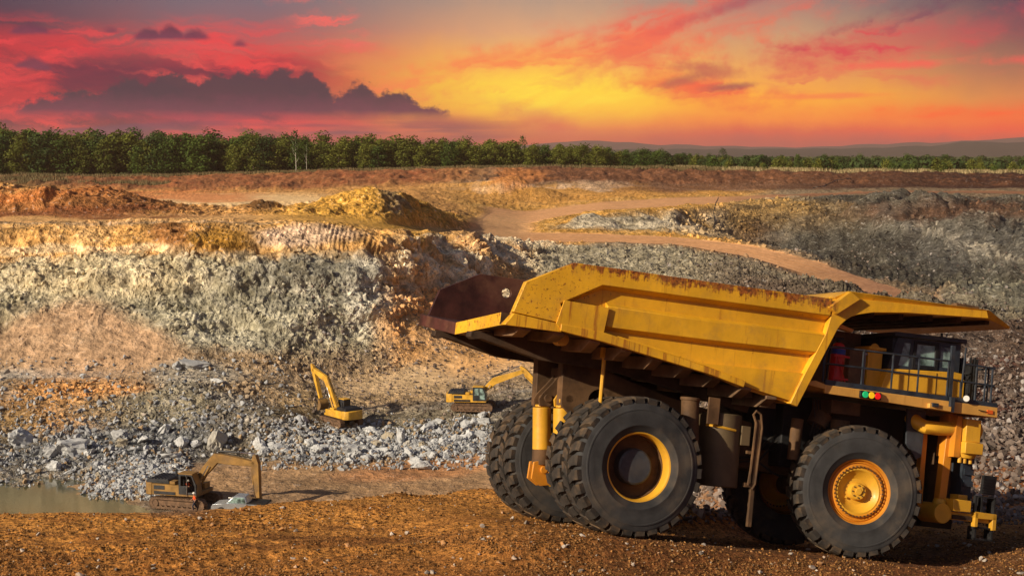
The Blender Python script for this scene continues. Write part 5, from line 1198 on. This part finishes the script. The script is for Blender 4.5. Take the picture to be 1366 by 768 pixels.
def scatter(name, P, S, mat, label, sink=.25, kindstuff=True, squash=1.0, colors=None):
    Vs, Fs, Cs, o = [], [], [], 0; N = len(P); rr = np.random.default_rng(len(P))
    order = rr.integers(0, len(templ), N)
    for k, (V, Fc) in enumerate(templ):
        idx_ = np.where(order == k)[0]; n = len(idx_)
        if not n: continue
        qn = rr.normal(size=(n, 4)); qn /= np.linalg.norm(qn, axis=1)[:, None]; w_, x, y, z = qn.T
        Rm = np.stack([1 - 2 * (y * y + z * z), 2 * (x * y - z * w_), 2 * (x * z + y * w_), 2 * (x * y + z * w_), 1 - 2 * (x * x + z * z), 2 * (y * z - x * w_), 2 * (x * z - y * w_), 2 * (y * z + x * w_), 1 - 2 * (x * x + y * y)], 1).reshape(n, 3, 3)
        vv = np.einsum('nij,vj->nvi', Rm, V) * S[idx_][:, None, None]; vv[..., 2] *= squash
        vv += P[idx_][:, None, :]; vv[..., 2] += (S[idx_] * (.6 - sink) * squash)[:, None]
        Vs.append(vv.reshape(-1, 3)); Cs += [np.repeat(colors[idx_], len(V), 0)] if colors is not None else []; Fs.append((Fc[None] + (np.arange(n) * len(V))[:, None, None]).reshape(-1, 3) + o); o += n * len(V)
    ob = gridmesh(name, np.concatenate(Vs), np.concatenate(Fs), mat, np.concatenate(Cs) if Cs else None, smooth=False)
    return tag(ob, label, 'rubble', kind='stuff')
def pick(n, poly_fn, box_):
    out = []
    while len(out) < n:
        u = rng.uniform(box_[0], box_[2], 4000); v = rng.uniform(box_[1], box_[3], 4000); k = rng.random(4000) < poly_fn(u, v)
        out += list(zip(u[k], v[k]))
    return np.array(out[:n])
def g2(u, v, cu, cv, ru, rv): return np.exp(-((u - cu) / ru) ** 2 - ((v - cv) / rv) ** 2)
# (a) individual blocks of the rubble bank
big_m = []
def unit_rock(k):
    V, Fc = hull(22, (1, .8, .7), 500 + k); me = bpy.data.meshes.new('rock'); me.from_pydata(V.tolist(), [], Fc.tolist())
    bm = bmesh.new(); bm.from_mesh(me); bmesh.ops.subdivide_edges(bm, edges=bm.edges, cuts=4, use_grid_fill=True); bmesh.ops.triangulate(bm, faces=bm.faces)
    A = np.array([v.co[:] for v in bm.verts]); s_ = k * 3.7; d1_, d2_, cv_ = cells(A[:, 0] + s_, A[:, 1], A[:, 2], 2.3, 60)
    dd_ = 1 + fbm(A[:, 0] + s_, A[:, 1], A[:, 2], 1.4, 4, .6, 61) * .28 + (cv_ - .5) * .22 + fbm(A[:, 0] + s_, A[:, 1], A[:, 2], 6., 3, .6, 62) * .08
    for v, f in zip(bm.verts, dd_): v.co *= f
    bm.to_mesh(me); bm.free(); me.materials.append(MRo); me.update(); return me
for k in range(9): big_m.append(unit_rock(k))
def boulder(u, v, size, k, label, group=None, asp=(1, 1, 1), rot=None, name='boulder'):
    P = surf(u, v)[0]; o = bpy.data.objects.new(name, big_m[k % 9]); link(o)
    size *= .78 if name == 'boulder' else 1.0; o.location = (P[0], P[1], P[2] + size * .30 * asp[2]); o.scale = (size * asp[0], size * asp[1], size * asp[2]); o.rotation_euler = rot or (random.uniform(-.4, .4), random.uniform(-.4, .4), random.uniform(0, 6.3))
    return tag(o, label, 'rock', group)
boulder(232 * 1.0 - 142, 603, 2.3, 0, 'large pale grey boulder left of the white rubble heap, middle of three', asp=(1.3, 1, .9), rot=(.1, .1, .3))
boulder(62, 607, 1.6, 1, 'grey boulder just left of the largest pale boulder', asp=(1.2, 1, 1.1))
boulder(112, 606, 1.25, 2, 'rounded grey boulder leaning on the right end of the largest boulder')
boulder(67, 628, 1.2, 3, 'light grey block in front of the three large boulders by the pond', asp=(1, 1, 1.1))
boulder(84, 632, .9, 4, 'flat low stone beside the light block near the pond', asp=(1.4, 1, .5))
boulder(22, 592, 1.9, 5, 'dark grey rock outcrop at the far left edge above the pond', asp=(1.3, 1, 1.1))
boulder(155, 584, 1.5, 6, 'pale flat-topped rock above the rubble heap, left one of a pair', asp=(1.2, .9, .9))
boulder(157, 596, 1.2, 7, 'grey rock directly under the pale flat-topped rock')
boulder(186, 592, 1.3, 8, 'grey slab lying right of the flat-topped rock pair', asp=(1.4, 1, .6))
boulder(213, 580, 1.3, 0, 'pointed pale slab tilted upright above the rubble heap', asp=(.6, .8, 1.5), rot=(.1, .6, .4))
boulder(236, 595, 1.6, 1, 'white pyramid-shaped rock behind the lowest excavator', asp=(1, 1, 1.1))
boulder(226, 611, 1.5, 2, 'long pale boulder lying right behind the lowest excavator roof', asp=(1.4, 1, .8))
boulder(256, 594, .9, 3, 'small pale rock right of the white pyramid-shaped rock')
boulder(287, 596, 2.0, 4, 'rounded tan rock bulge above the excavator boom', asp=(1.1, 1, 1.3))
boulder(342, 598, 1.7, 5, 'pale grey boulder above the tip of the lowest excavator boom', asp=(1.2, .9, .9))
boulder(347, 606, 1.2, 6, 'light boulder tucked under the one above the boom tip')
boulder(533, 592, 1.7, 7, 'tall upright grey slab standing in the rubble bank right of the middle excavator', asp=(.7, .8, 1.7), rot=(.1, -.3, .9))
boulder(564, 625, 1.4, 8, 'lone pale grey boulder lying on the orange floor in front of the rubble bank', asp=(1.4, .9, .8), rot=(0, .1, .2))
boulder(255, 489, 2.1, 2, 'broad grey rock outcrop at the foot of the cliff', asp=(1.5, 1, .9), rot=(0, 0, .1))
boulder(234, 492, 1.3, 3, 'dark cracked rock at the left end of the cliff-foot outcrop', asp=(1.2, 1, 1))
boulder(285, 510, 1.2, 4, 'flat dark rock right of the cliff-foot outcrop', asp=(1.5, 1, .6))
fn = lambda u, v: g2(u, v, 560, 597, 90, 13) + .7 * g2(u, v, 445, 592, 70, 20) + .5 * g2(u, v, 640, 575, 50, 14) + .25 * g2(u, v, 380, 596, 40, 14)
pts_ = pick(150, fn, (350, 555, 650, 622))
for k, (u, v) in enumerate(pts_):
    boulder(u, v, random.choice([.45, .55, .6, .7, .8, 1.0]) * random.uniform(.8, 1.2), k, 'angular grey block in the rubble bank ' + ('below the middle excavator' if u < 500 else 'around the tall upright grey slab' if u < 570 else 'in front of the excavator beside the truck tyre'), 'blocks of the rubble bank', asp=(random.uniform(.8, 1.3), 1, random.uniform(.6, 1)), name='rock')
fn2 = lambda u, v: g2(u, v, 165, 645, 38, 18) + .8 * g2(u, v, 205, 625, 34, 14) + .25 * g2(u, v, 135, 658, 25, 8)
pts_ = pick(110, fn2, (100, 600, 245, 668))
for k, (u, v) in enumerate(pts_):
    boulder(u, v, random.uniform(.28, .62), k, 'small pale block in the white rubble heap by the pond', 'blocks of the white rubble heap', asp=(random.uniform(.8, 1.3), 1, random.uniform(.6, 1)), name='rock')
# (b) the crumbs around them, uncountable
def sz(n, a, b, pw=2.5): return a + (b - a) * rng.random(n) ** pw
Q = pick(2600, fn2, (95, 598, 250, 668)); P = surf(Q[:, 0], Q[:, 1]); scatter('white_rubble', P, sz(len(P), .14, .42), MR, 'pale broken stone heaped at the edge of the pond behind the lowest excavator')
Q = pick(5200, lambda u, v: fn(u, v) + .10 * (v > 560), (340, 545, 655, 628)); P = surf(Q[:, 0], Q[:, 1]); scatter('grey_rubble', P, sz(len(P), .13, .45), MR, 'grey broken stone spread between the blocks below the two yellow excavators')
Q = pick(3800, lambda u, v: .25 + g2(u, v, 90, 600, 140, 40) + .5 * g2(u, v, 300, 560, 160, 20) - .9 * ((u > 250) & (v > 610)), (-40, 478, 400, 650)); P = surf(Q[:, 0], Q[:, 1]); scatter('slope_debris', P, sz(len(P), .10, .55, 4), MR, 'stones strewn over the lower left slope under the cliff')
Q = pick(2500, lambda u, v: .3 + 0 * u, (400, 380, 720, 555)); P = surf(Q[:, 0], Q[:, 1]); scatter('spur_debris', P, sz(len(P), .10, .38, 4), MT, 'stones scattered on the orange slope left of the dump truck tail')
Q = pick(20000, lambda u, v: .2 + .8 * (v > 470), (860, 330, 1500, 700)); P = surf(Q[:, 0], Q[:, 1]); P = P[~onroad(P)]; dd = P[:, 1]
scatter('talus', P, sz(len(P), .0010, .0048, 4.5) * np.clip(dd, 50, 190) * np.clip(70 / dd, .55, 1), MT, 'brown and grey broken rock covering the slope to the right of the dump truck')
# (b2) angular rock standing proud of the cut faces, of the same stone as the face
mE, T, b = newmat('face_rock'); g = T.n('ShaderNodeNewGeometry'); isl = E(T, g.outputs['Random Per Island']); at = E(T, T.n('ShaderNodeAttribute', attribute_name='col').outputs['Color'])
vv_ = isl * .75 + .70; nz = T.sm(T.noise(g.outputs['Position'], 1.6, 4, .65), .3, .7, .7, 1.25) * vv_
T.set(b.inputs['Base Color'], T.mix(1.0, at, T.xyz(nz, nz, nz), 'MULTIPLY')); b.inputs['Roughness'].default_value = .92; b.inputs['Specular IOR Level'].default_value = .2
def face(name, n, fn_, box_, a, b_, pw, label):
    Q = pick(n, fn_, box_); P = surf(Q[:, 0], Q[:, 1]); P = P[~onroad(P)]; s = sz(len(P), a, b_, pw) * np.clip(P[:, 1] / 210, .5, 1.6)
    gc = ground_col(P); P[:, 1] += s * .42
    scatter(name, P, s, mE, label, sink=.75, squash=1.1, colors=gc)
nz2 = lambda u, v, a, b_: np.clip(vnoise(u * a, v * b_, v * 0, 9) * 2.2 - .7, .03, 1)
face('cliff_rock', 2600, lambda u, v: nz2(u, v, .03, .05) * (1 - .92 * (g2(u, v, 110, 470, 130, 60) > .4)), (-60, 336, 535, 500), .18, 1.0, 3.0, 'angular rock standing out of the pale grey cliff face on the left')
face('spur_rock', 1500, lambda u, v: nz2(u, v, .03, .04), (500, 318, 720, 420), .2, 1.1, 2.6, 'blocky rock on the orange and white spur behind the dump truck tail')
face('slope_rock', 3600, lambda u, v: nz2(u, v, .03, .06) + .2, (680, 318, 1120, 410), .16, .6, 3, 'broken grey rock on the slope below the lower haul road')
face('bowl_rock', 6500, lambda u, v: nz2(u, v, .012, .05) + .1, (880, 262, 1500, 440), .14, .8, 3, 'broken dark rock on the wall of the pit at the right')
face('lower_wall_rock', 3500, lambda u, v: nz2(u, v, .02, .05), (-60, 505, 350, 600), .2, .9, 2.8, 'rough rock on the low orange and grey wall above the pond')
# (c) gravel of the foreground, lying in drifts
def fgd(u, v): return np.clip(vnoise(u * .012, v * .05, v * 0, 5) * 1.6 - .35 + .5 * (vnoise(u * .04, v * .12, v * 0, 6) - .5), 0, 1)
Q = pick(52000, lambda u, v: .15 + fgd(u, v), (-160, 652, 1520, 800)); P = surf(Q[:, 0], Q[:, 1]); P = P[P[:, 1] < 56]
scatter('gravel', P, sz(len(P), .012, .055, 3.2), MG, 'orange brown gravel and clods covering the bank in the foreground', squash=.8)
Q = pick(420, lambda u, v: .5 + 0 * u, (-160, 655, 1520, 790)); P = surf(Q[:, 0], Q[:, 1]); P = P[P[:, 1] < 56]
scatter('pale_stones', P, sz(len(P), .04, .13, 3.0), rockmat('pale_stone', (.42, .36, .30), (.5, .25, .09), .5, .4, 14.), 'pale fist-sized stones scattered over the orange bank in the foreground', squash=.7)

# ------------------------------------------------------------------ forest edge
def leafmat(name, c, c2):
    m, T, b = newmat(name); g = T.n('ShaderNodeNewGeometry'); oi = T.n('ShaderNodeObjectInfo')
    r1 = E(T, g.outputs['Random Per Island']); r2 = E(T, oi.outputs['Random'])
    cc = T.mix(r1, (*c, 1), (*c2, 1)); cc = T.mix(r2 * .6, cc, (*[x * .55 for x in c], 1)); T.set(b.inputs['Base Color'], cc)
    b.inputs['Roughness'].default_value = .7; b.inputs['Specular IOR Level'].default_value = .2
    tr = T.n('ShaderNodeBsdfTranslucent'); T.set(tr.inputs[0], cc); mx = T.n('ShaderNodeMixShader'); mx.inputs[0].default_value = .35
    T.t.links.new(b.outputs[0], mx.inputs[1]); T.t.links.new(tr.outputs[0], mx.inputs[2]); T.t.links.new(mx.outputs[0], T.t.nodes['Material Output'].inputs[0]); return m
ML = [leafmat('leaves', (.050, .095, .016), (.14, .20, .030)), leafmat('yellow_green_leaves', (.10, .13, .018), (.27, .27, .04)), leafmat('dark_leaves', (.036, .068, .018), (.10, .15, .034))]
def crown_mesh(seed, H_, W_, nl, leaf, mat, base=.18, name='crown'):
    rr = np.random.default_rng(seed); nb = int(rr.integers(11, 16)); cl = []
    for k in range(nb):
        t = (k + .5) / nb; z = H_ * (base + (1 - base) * t * .93); rad = W_ * .5 * (math.sin(math.pi * (.16 + .80 * t)) ** 1.1) * rr.uniform(.3, 1.05); a = k * 2.4 + rr.uniform(-.5, .5)
        cl.append((math.cos(a) * rad * .75, math.sin(a) * rad * .75, z, rr.uniform(.16, .27) * W_))
    C_ = np.array(cl); pk_ = rr.integers(0, nb, nl); d = rr.normal(size=(nl, 3)); d /= np.linalg.norm(d, axis=1)[:, None]
    r = C_[pk_, 3] * (rr.random(nl) ** .45) * 1.1; c = C_[pk_, :3] + d * r[:, None] * np.array([1, 1, .85])
    n = d + rr.normal(size=(nl, 3)) * .5; n /= np.linalg.norm(n, axis=1)[:, None]
    t1 = np.cross(n, rr.normal(size=(nl, 3))); t1 /= np.linalg.norm(t1, axis=1)[:, None]; t2 = np.cross(n, t1)
    s = leaf * rr.uniform(.6, 1.4, nl)[:, None]
    V = np.stack([c - t1 * s, c - t2 * s * .6 + n * s * .15, c + t1 * s, c + t2 * s * .6 + n * s * .1], 1).reshape(-1, 3)
    me = bpy.data.meshes.new(name); me.from_pydata(V.tolist(), [], (np.arange(nl * 4).reshape(-1, 4)).tolist()); me.materials.append(mat); me.update(); return me
def trunk_mesh(H_, r, seed, mat, k=5):
    rr = random.Random(seed); mb = MB(); pts = [Vector((rr.uniform(-.02, .02) * H_ * i / 5, rr.uniform(-.02, .02) * H_ * i / 5, H_ * .86 * i / 5)) for i in range(6)]
    mb.tube(pts, [r * (1 - .16 * i) for i in range(6)], 7)
    for j in range(k):
        t = .3 + .55 * j / k; p = pts[0].lerp(pts[-1], t); a = rr.uniform(0, 6.3); e_ = p + Vector((math.cos(a), math.sin(a), .9)) * H_ * rr.uniform(.10, .17)
        mb.tube([p, (p + e_) / 2 + Vector((0, 0, -.02 * H_)), e_], [r * .4, r * .28, r * .12], 5)
    o = mb.build('trunk', mat); me = o.data; bpy.data.objects.remove(o); return me
def tree_at(x, y, z, cm, tm, s, label, group, name='tree', cat='tree', wide=1.):
    e = bpy.data.objects.new(name, None); e.location = (x, y, z); e.scale = (s * wide, s * wide, s); e.rotation_euler = (0, 0, random.uniform(0, 6.3)); link(e); tag(e, label, cat, group)
    c = bpy.data.objects.new('crown', cm); link(c, e)
    if tm: t = bpy.data.objects.new('trunk', tm); link(t, e)
    return e
cm = [crown_mesh(20 + k, 16, 9.5 + (k % 3), 1500, .42, ML[(0, 1, 0, 2, 0, 1)[k]], .10 + .04 * (k % 3)) for k in range(6)]
tm = [trunk_mesh(16, .22, k, M['bark']) for k in range(3)]
LT = 'leafy green tree in the dense forest row behind the left and middle of the quarry'
nt_ = 0
for row, (yy0, n_) in enumerate(((566, 74), (580, 70), (600, 66))):
    for k in range(n_):
        u = -60 + (920 - -60) * (k + random.uniform(.1, .9)) / n_
        y = yy0 + random.uniform(-4, 6) + max(0, u - 600) * .05 * (1 + row); x = y * ((u - 683) / F) / cp; z = zat(x, y) - .3
        hgt = np.interp(u, [-60, 200, 400, 600, 750, 900], [17.0, 15.0, 12.8, 10.4, 8.8, 6.8]) * random.uniform(.78, 1.14) * (1 + .04 * row)
        i = random.randrange(6); i = random.choice((1, 5, 1, 5, 0)) if 430 < u < 800 else i  # yellower leaves in the middle stand in for the glow there
        tree_at(x, y, z, cm[i], tm[i % 3], hgt / 16, ('green tree in the ' + ('front' if row == 0 else 'back') + ' rows of the forest ' + ('left of the pale-trunked tree' if u < 397 else 'between pale-trunked and single tall tree' if u < 697 else 'right of the single tall tree')), 'trees of the forest edge', wide=random.uniform(1.1, 1.5) * (1.15 if hgt < 13 else 1))
# the far woods behind them read as one mass
def mass(name, pts_hw, leaf, nl, mats, label, cat='woods'):
    Vs = []; mis = []
    for (x, y, z, h, w_) in pts_hw:
        n = nl; d = rng.normal(size=(n, 3)); d /= np.linalg.norm(d, axis=1)[:, None]; c = np.array([x, y, z + h * .52]) + d * (rng.random((n, 1)) ** .4) * np.array([w_ * .5, w_ * .5, h * .5])
        nn = d + rng.normal(size=(n, 3)) * .5; t1 = np.cross(nn, rng.normal(size=(n, 3))); t1 /= np.linalg.norm(t1, axis=1)[:, None]; t2 = np.cross(t1, d); s = leaf * rng.uniform(.6, 1.5, (n, 1))
        Vs.append(np.stack([c - t1 * s, c - t2 * s * .7, c + t1 * s, c + t2 * s * .7], 1).reshape(-1, 3))
    V = np.concatenate(Vs); ob = gridmesh(name, V, np.arange(len(V)).reshape(-1, 4), mats, smooth=False); return tag(ob, label, cat, kind='stuff')
far = []
for k in range(520):
    y = rng.uniform(625, 1500); u = rng.uniform(-140, 1500); x = y * ((u - 683) / F); far.append((x, y, -11 if y > 760 else zat(x, y), rng.uniform(7.5, 11) * (1 if u < 520 else .62), rng.uniform(8, 14)))
mass('far_woods', far, .95, 170, ML[2], 'hazy far woods filling the plain beyond the first trees')
# right side: low bushes and small trees in tawny grass
bm_ = [crown_mesh(60 + k, 5.2, 6.0, 520, .34, ML[(1, 0, 2)[k % 3]], .05) for k in range(4)]
for k in range(62):
    u = random.uniform(900, 1420); y = random.uniform(566, 640); x = y * ((u - 683) / F) / cp; i = random.randrange(4)
    tree_at(x, y, zat(x, y) - .2, bm_[i], None, random.uniform(.6, 1.25), 'round green bush in the scrub above the brown bank on the right', 'bushes of the right-hand scrub', 'bush', 'bush')
for k in range(40):
    u = random.uniform(880, 1430); y = random.uniform(650, 740); x = y * ((u - 683) / F) / cp; i = random.randrange(6)
    tree_at(x, y, zat(x, y) - .2, cm[i], tm[i % 3], random.uniform(.34, .52), 'small thin tree standing in the far scrub on the right', 'small trees of the right-hand scrub')
def special(u, y, h, ci, tmat, label, wide=.6, dz=0):
    x = y * ((u - 683) / F) / cp; tree_at(x, y, zat(x, y) - .2 + dz, crown_mesh(90 + int(u), 16, 8, 420, .4, ML[ci], .5), trunk_mesh(16, .26, int(u), tmat, 7), h / 16, label, None, wide=wide)
special(397, 558, 16.2, 2, M['pale_bark'], 'tallest thin tree with pale bare trunk rising above the left forest')
special(411, 559, 13.2, 0, M['pale_bark'], 'shorter pale-trunked tree just right of the tallest thin tree', .5)
special(697, 600, 13.2, 0, M['bark'], 'single tall tree sticking out above the forest in the middle', .7)
special(962, 660, 9.6, 2, M['bark'], 'isolated dark tree standing above the scrub right of the middle', .9)
# dry grass along the rim
def grass(name, n, ub, yb, h, cols_, label, dens=None):
    u = rng.uniform(*ub, n); y = rng.uniform(*yb, n)
    x = y * ((u - 683) / F) / cp; z = np.array([zat(a, b) for a, b in zip(x, y)])
    keep = fbm(x, y, z * 0, .05, 3, .6, 77) > (-.9 if dens is None else dens); x, y, z = x[keep], y[keep], z[keep]; n = len(x)
    a = rng.uniform(0, math.pi, n); hh = h * rng.uniform(.4, 1.3, n); w_ = hh * .10; lean = rng.normal(size=(n, 2)) * hh[:, None] * .3
    dx_, dy_ = np.cos(a) * w_, np.sin(a) * w_
    V = np.stack([np.stack([x - dx_, y - dy_, z - .1], 1), np.stack([x + dx_, y + dy_, z - .1], 1), np.stack([x + lean[:, 0] + dx_ * .3, y + lean[:, 1] + dy_ * .3, z + hh], 1)], 1).reshape(-1, 3)
    m, T, b = newmat(name); r1 = E(T, T.n('ShaderNodeNewGeometry').outputs['Random Per Island']); T.set(b.inputs['Base Color'], T.mix(r1, (*cols_[0], 1), (*cols_[1], 1))); b.inputs['Roughness'].default_value = .9
    return tag(gridmesh(name, V, np.arange(n * 3).reshape(-1, 3), m, smooth=False), label, 'grass', kind='stuff')
grass('dry_grass', 60000, (-120, 960), (537, 566), 1.1, ((.09, .075, .030), (.24, .17, .07)), 'dry brown grass along the foot of the forest')
grass('left_weeds', 26000, (-120, 230), (455, 540), 1.1, ((.10, .08, .035), (.22, .17, .07)), 'grey brown weeds on the bench below the left forest', -.1)
grass('tawny_grass', 50000, (900, 1500), (553, 640), 1.6, ((.12, .10, .035), (.52, .40, .20)), 'tawny dry grass between the bushes above the brown bank', -.15)
# distant hills
def hills(name, Y, prof, c):
    mb = MB(); us = np.arange(-1400, 3000, 20.); n = len(us); vs = []
    for j, (fy, fz) in enumerate(((0, 0), (.06, .55), (.12, 1.0), (.3, .6), (.45, 0))):
        for u in us:
            h = np.interp(u, [p_[0] for p_ in prof], [p_[1] for p_ in prof]) * Y / F; h *= 1 + .12 * math.sin(u * .031 + Y) + .06 * math.sin(u * .083 + 1.3); x = Y * (u - 683) / F
            vs.append((x * (1 + fy), Y * (1 + fy), -20 + (h + 20) * fz + (Y / F * .8 * math.sin(u * .21 + j) if fz else 0)))
    mb.add(vs, [(j * n + i, j * n + i + 1, (j + 1) * n + i + 1, (j + 1) * n + i) for j in range(4) for i in range(n - 1)], True)
    m, T, b = newmat(name); T.set(b.inputs['Base Color'], T.mix(T.noise(T.n('ShaderNodeNewGeometry').outputs['Position'], .01, 5, .6), (*c, 1), (*[x * .6 for x in c], 1))); b.inputs['Roughness'].default_value = 1
    tag(mb.build(name, m), kind='structure')
hills('far_hills', 4200, [(-1400, 5), (300, 5), (700, 8), (800, 13), (880, 9), (960, 5), (1060, 4), (1200, 9), (1290, 15), (1366, 17), (1600, 22), (3000, 8)], (.15, .09, .09))  # pink in the far hills' colour stands in for haze
hills('near_hills', 2800, [(-1400, 2), (900, 1), (1150, 2), (1240, 7), (1290, 13), (1340, 9), (1400, 14), (1600, 16), (3000, 4)], (.07, .06, .05))

# ------------------------------------------------------------------ pipes laid on the slopes
def pipe(pp, r, label):
    us_ = np.interp(np.linspace(0, len(pp) - 1, 24), range(len(pp)), [a for a, b in pp]); vs_ = np.interp(np.linspace(0, len(pp) - 1, 24), range(len(pp)), [b for a, b in pp])
    pts = [Vector(q_) + Vector((0, -.05, r * .4)) for q_ in surf(us_, vs_)]
    pts = [pts[0]] + [(pts[i - 1] + pts[i] * 2 + pts[i + 1]) / 4 for i in range(1, 23)] + [pts[-1]]
    o = MB().tube(pts, r, 7).build('pipe', M['hose']); tag(o, label, 'pipe')
pipe([(956, 264), (951, 275), (949, 290), (950, 304), (953, 316)], .08, 'black pipe running down the yellow slope under the upper haul road')
pipe([(983, 340), (985, 352), (986, 364), (988, 376)], .07, 'black pipe on the grey slope just above the dump body rail')
pipe([(1082, 251), (1095, 249), (1110, 243), (1130, 238)], .13, 'dark pipe lying slantwise on the brown bank at the upper right')

# ------------------------------------------------------------------ evening haze over the whole place
hz = MB(); hz.box(-2600, 2600, -60, 5650, -42, 66)
m = bpy.data.materials.new('haze'); m.use_nodes = True; t_ = m.node_tree; t_.nodes.clear()
pv_ = t_.nodes.new('ShaderNodeVolumePrincipled'); pv_.inputs['Color'].default_value = (1, .66, .48, 1); pv_.inputs['Density'].default_value = .00008; pv_.inputs['Anisotropy'].default_value = .1
mo = t_.nodes.new('ShaderNodeOutputMaterial'); t_.links.new(pv_.outputs[0], mo.inputs['Volume'])
tag(hz.build('haze', m), 'thin warm evening haze over the quarry and the plain', 'haze', kind='stuff')
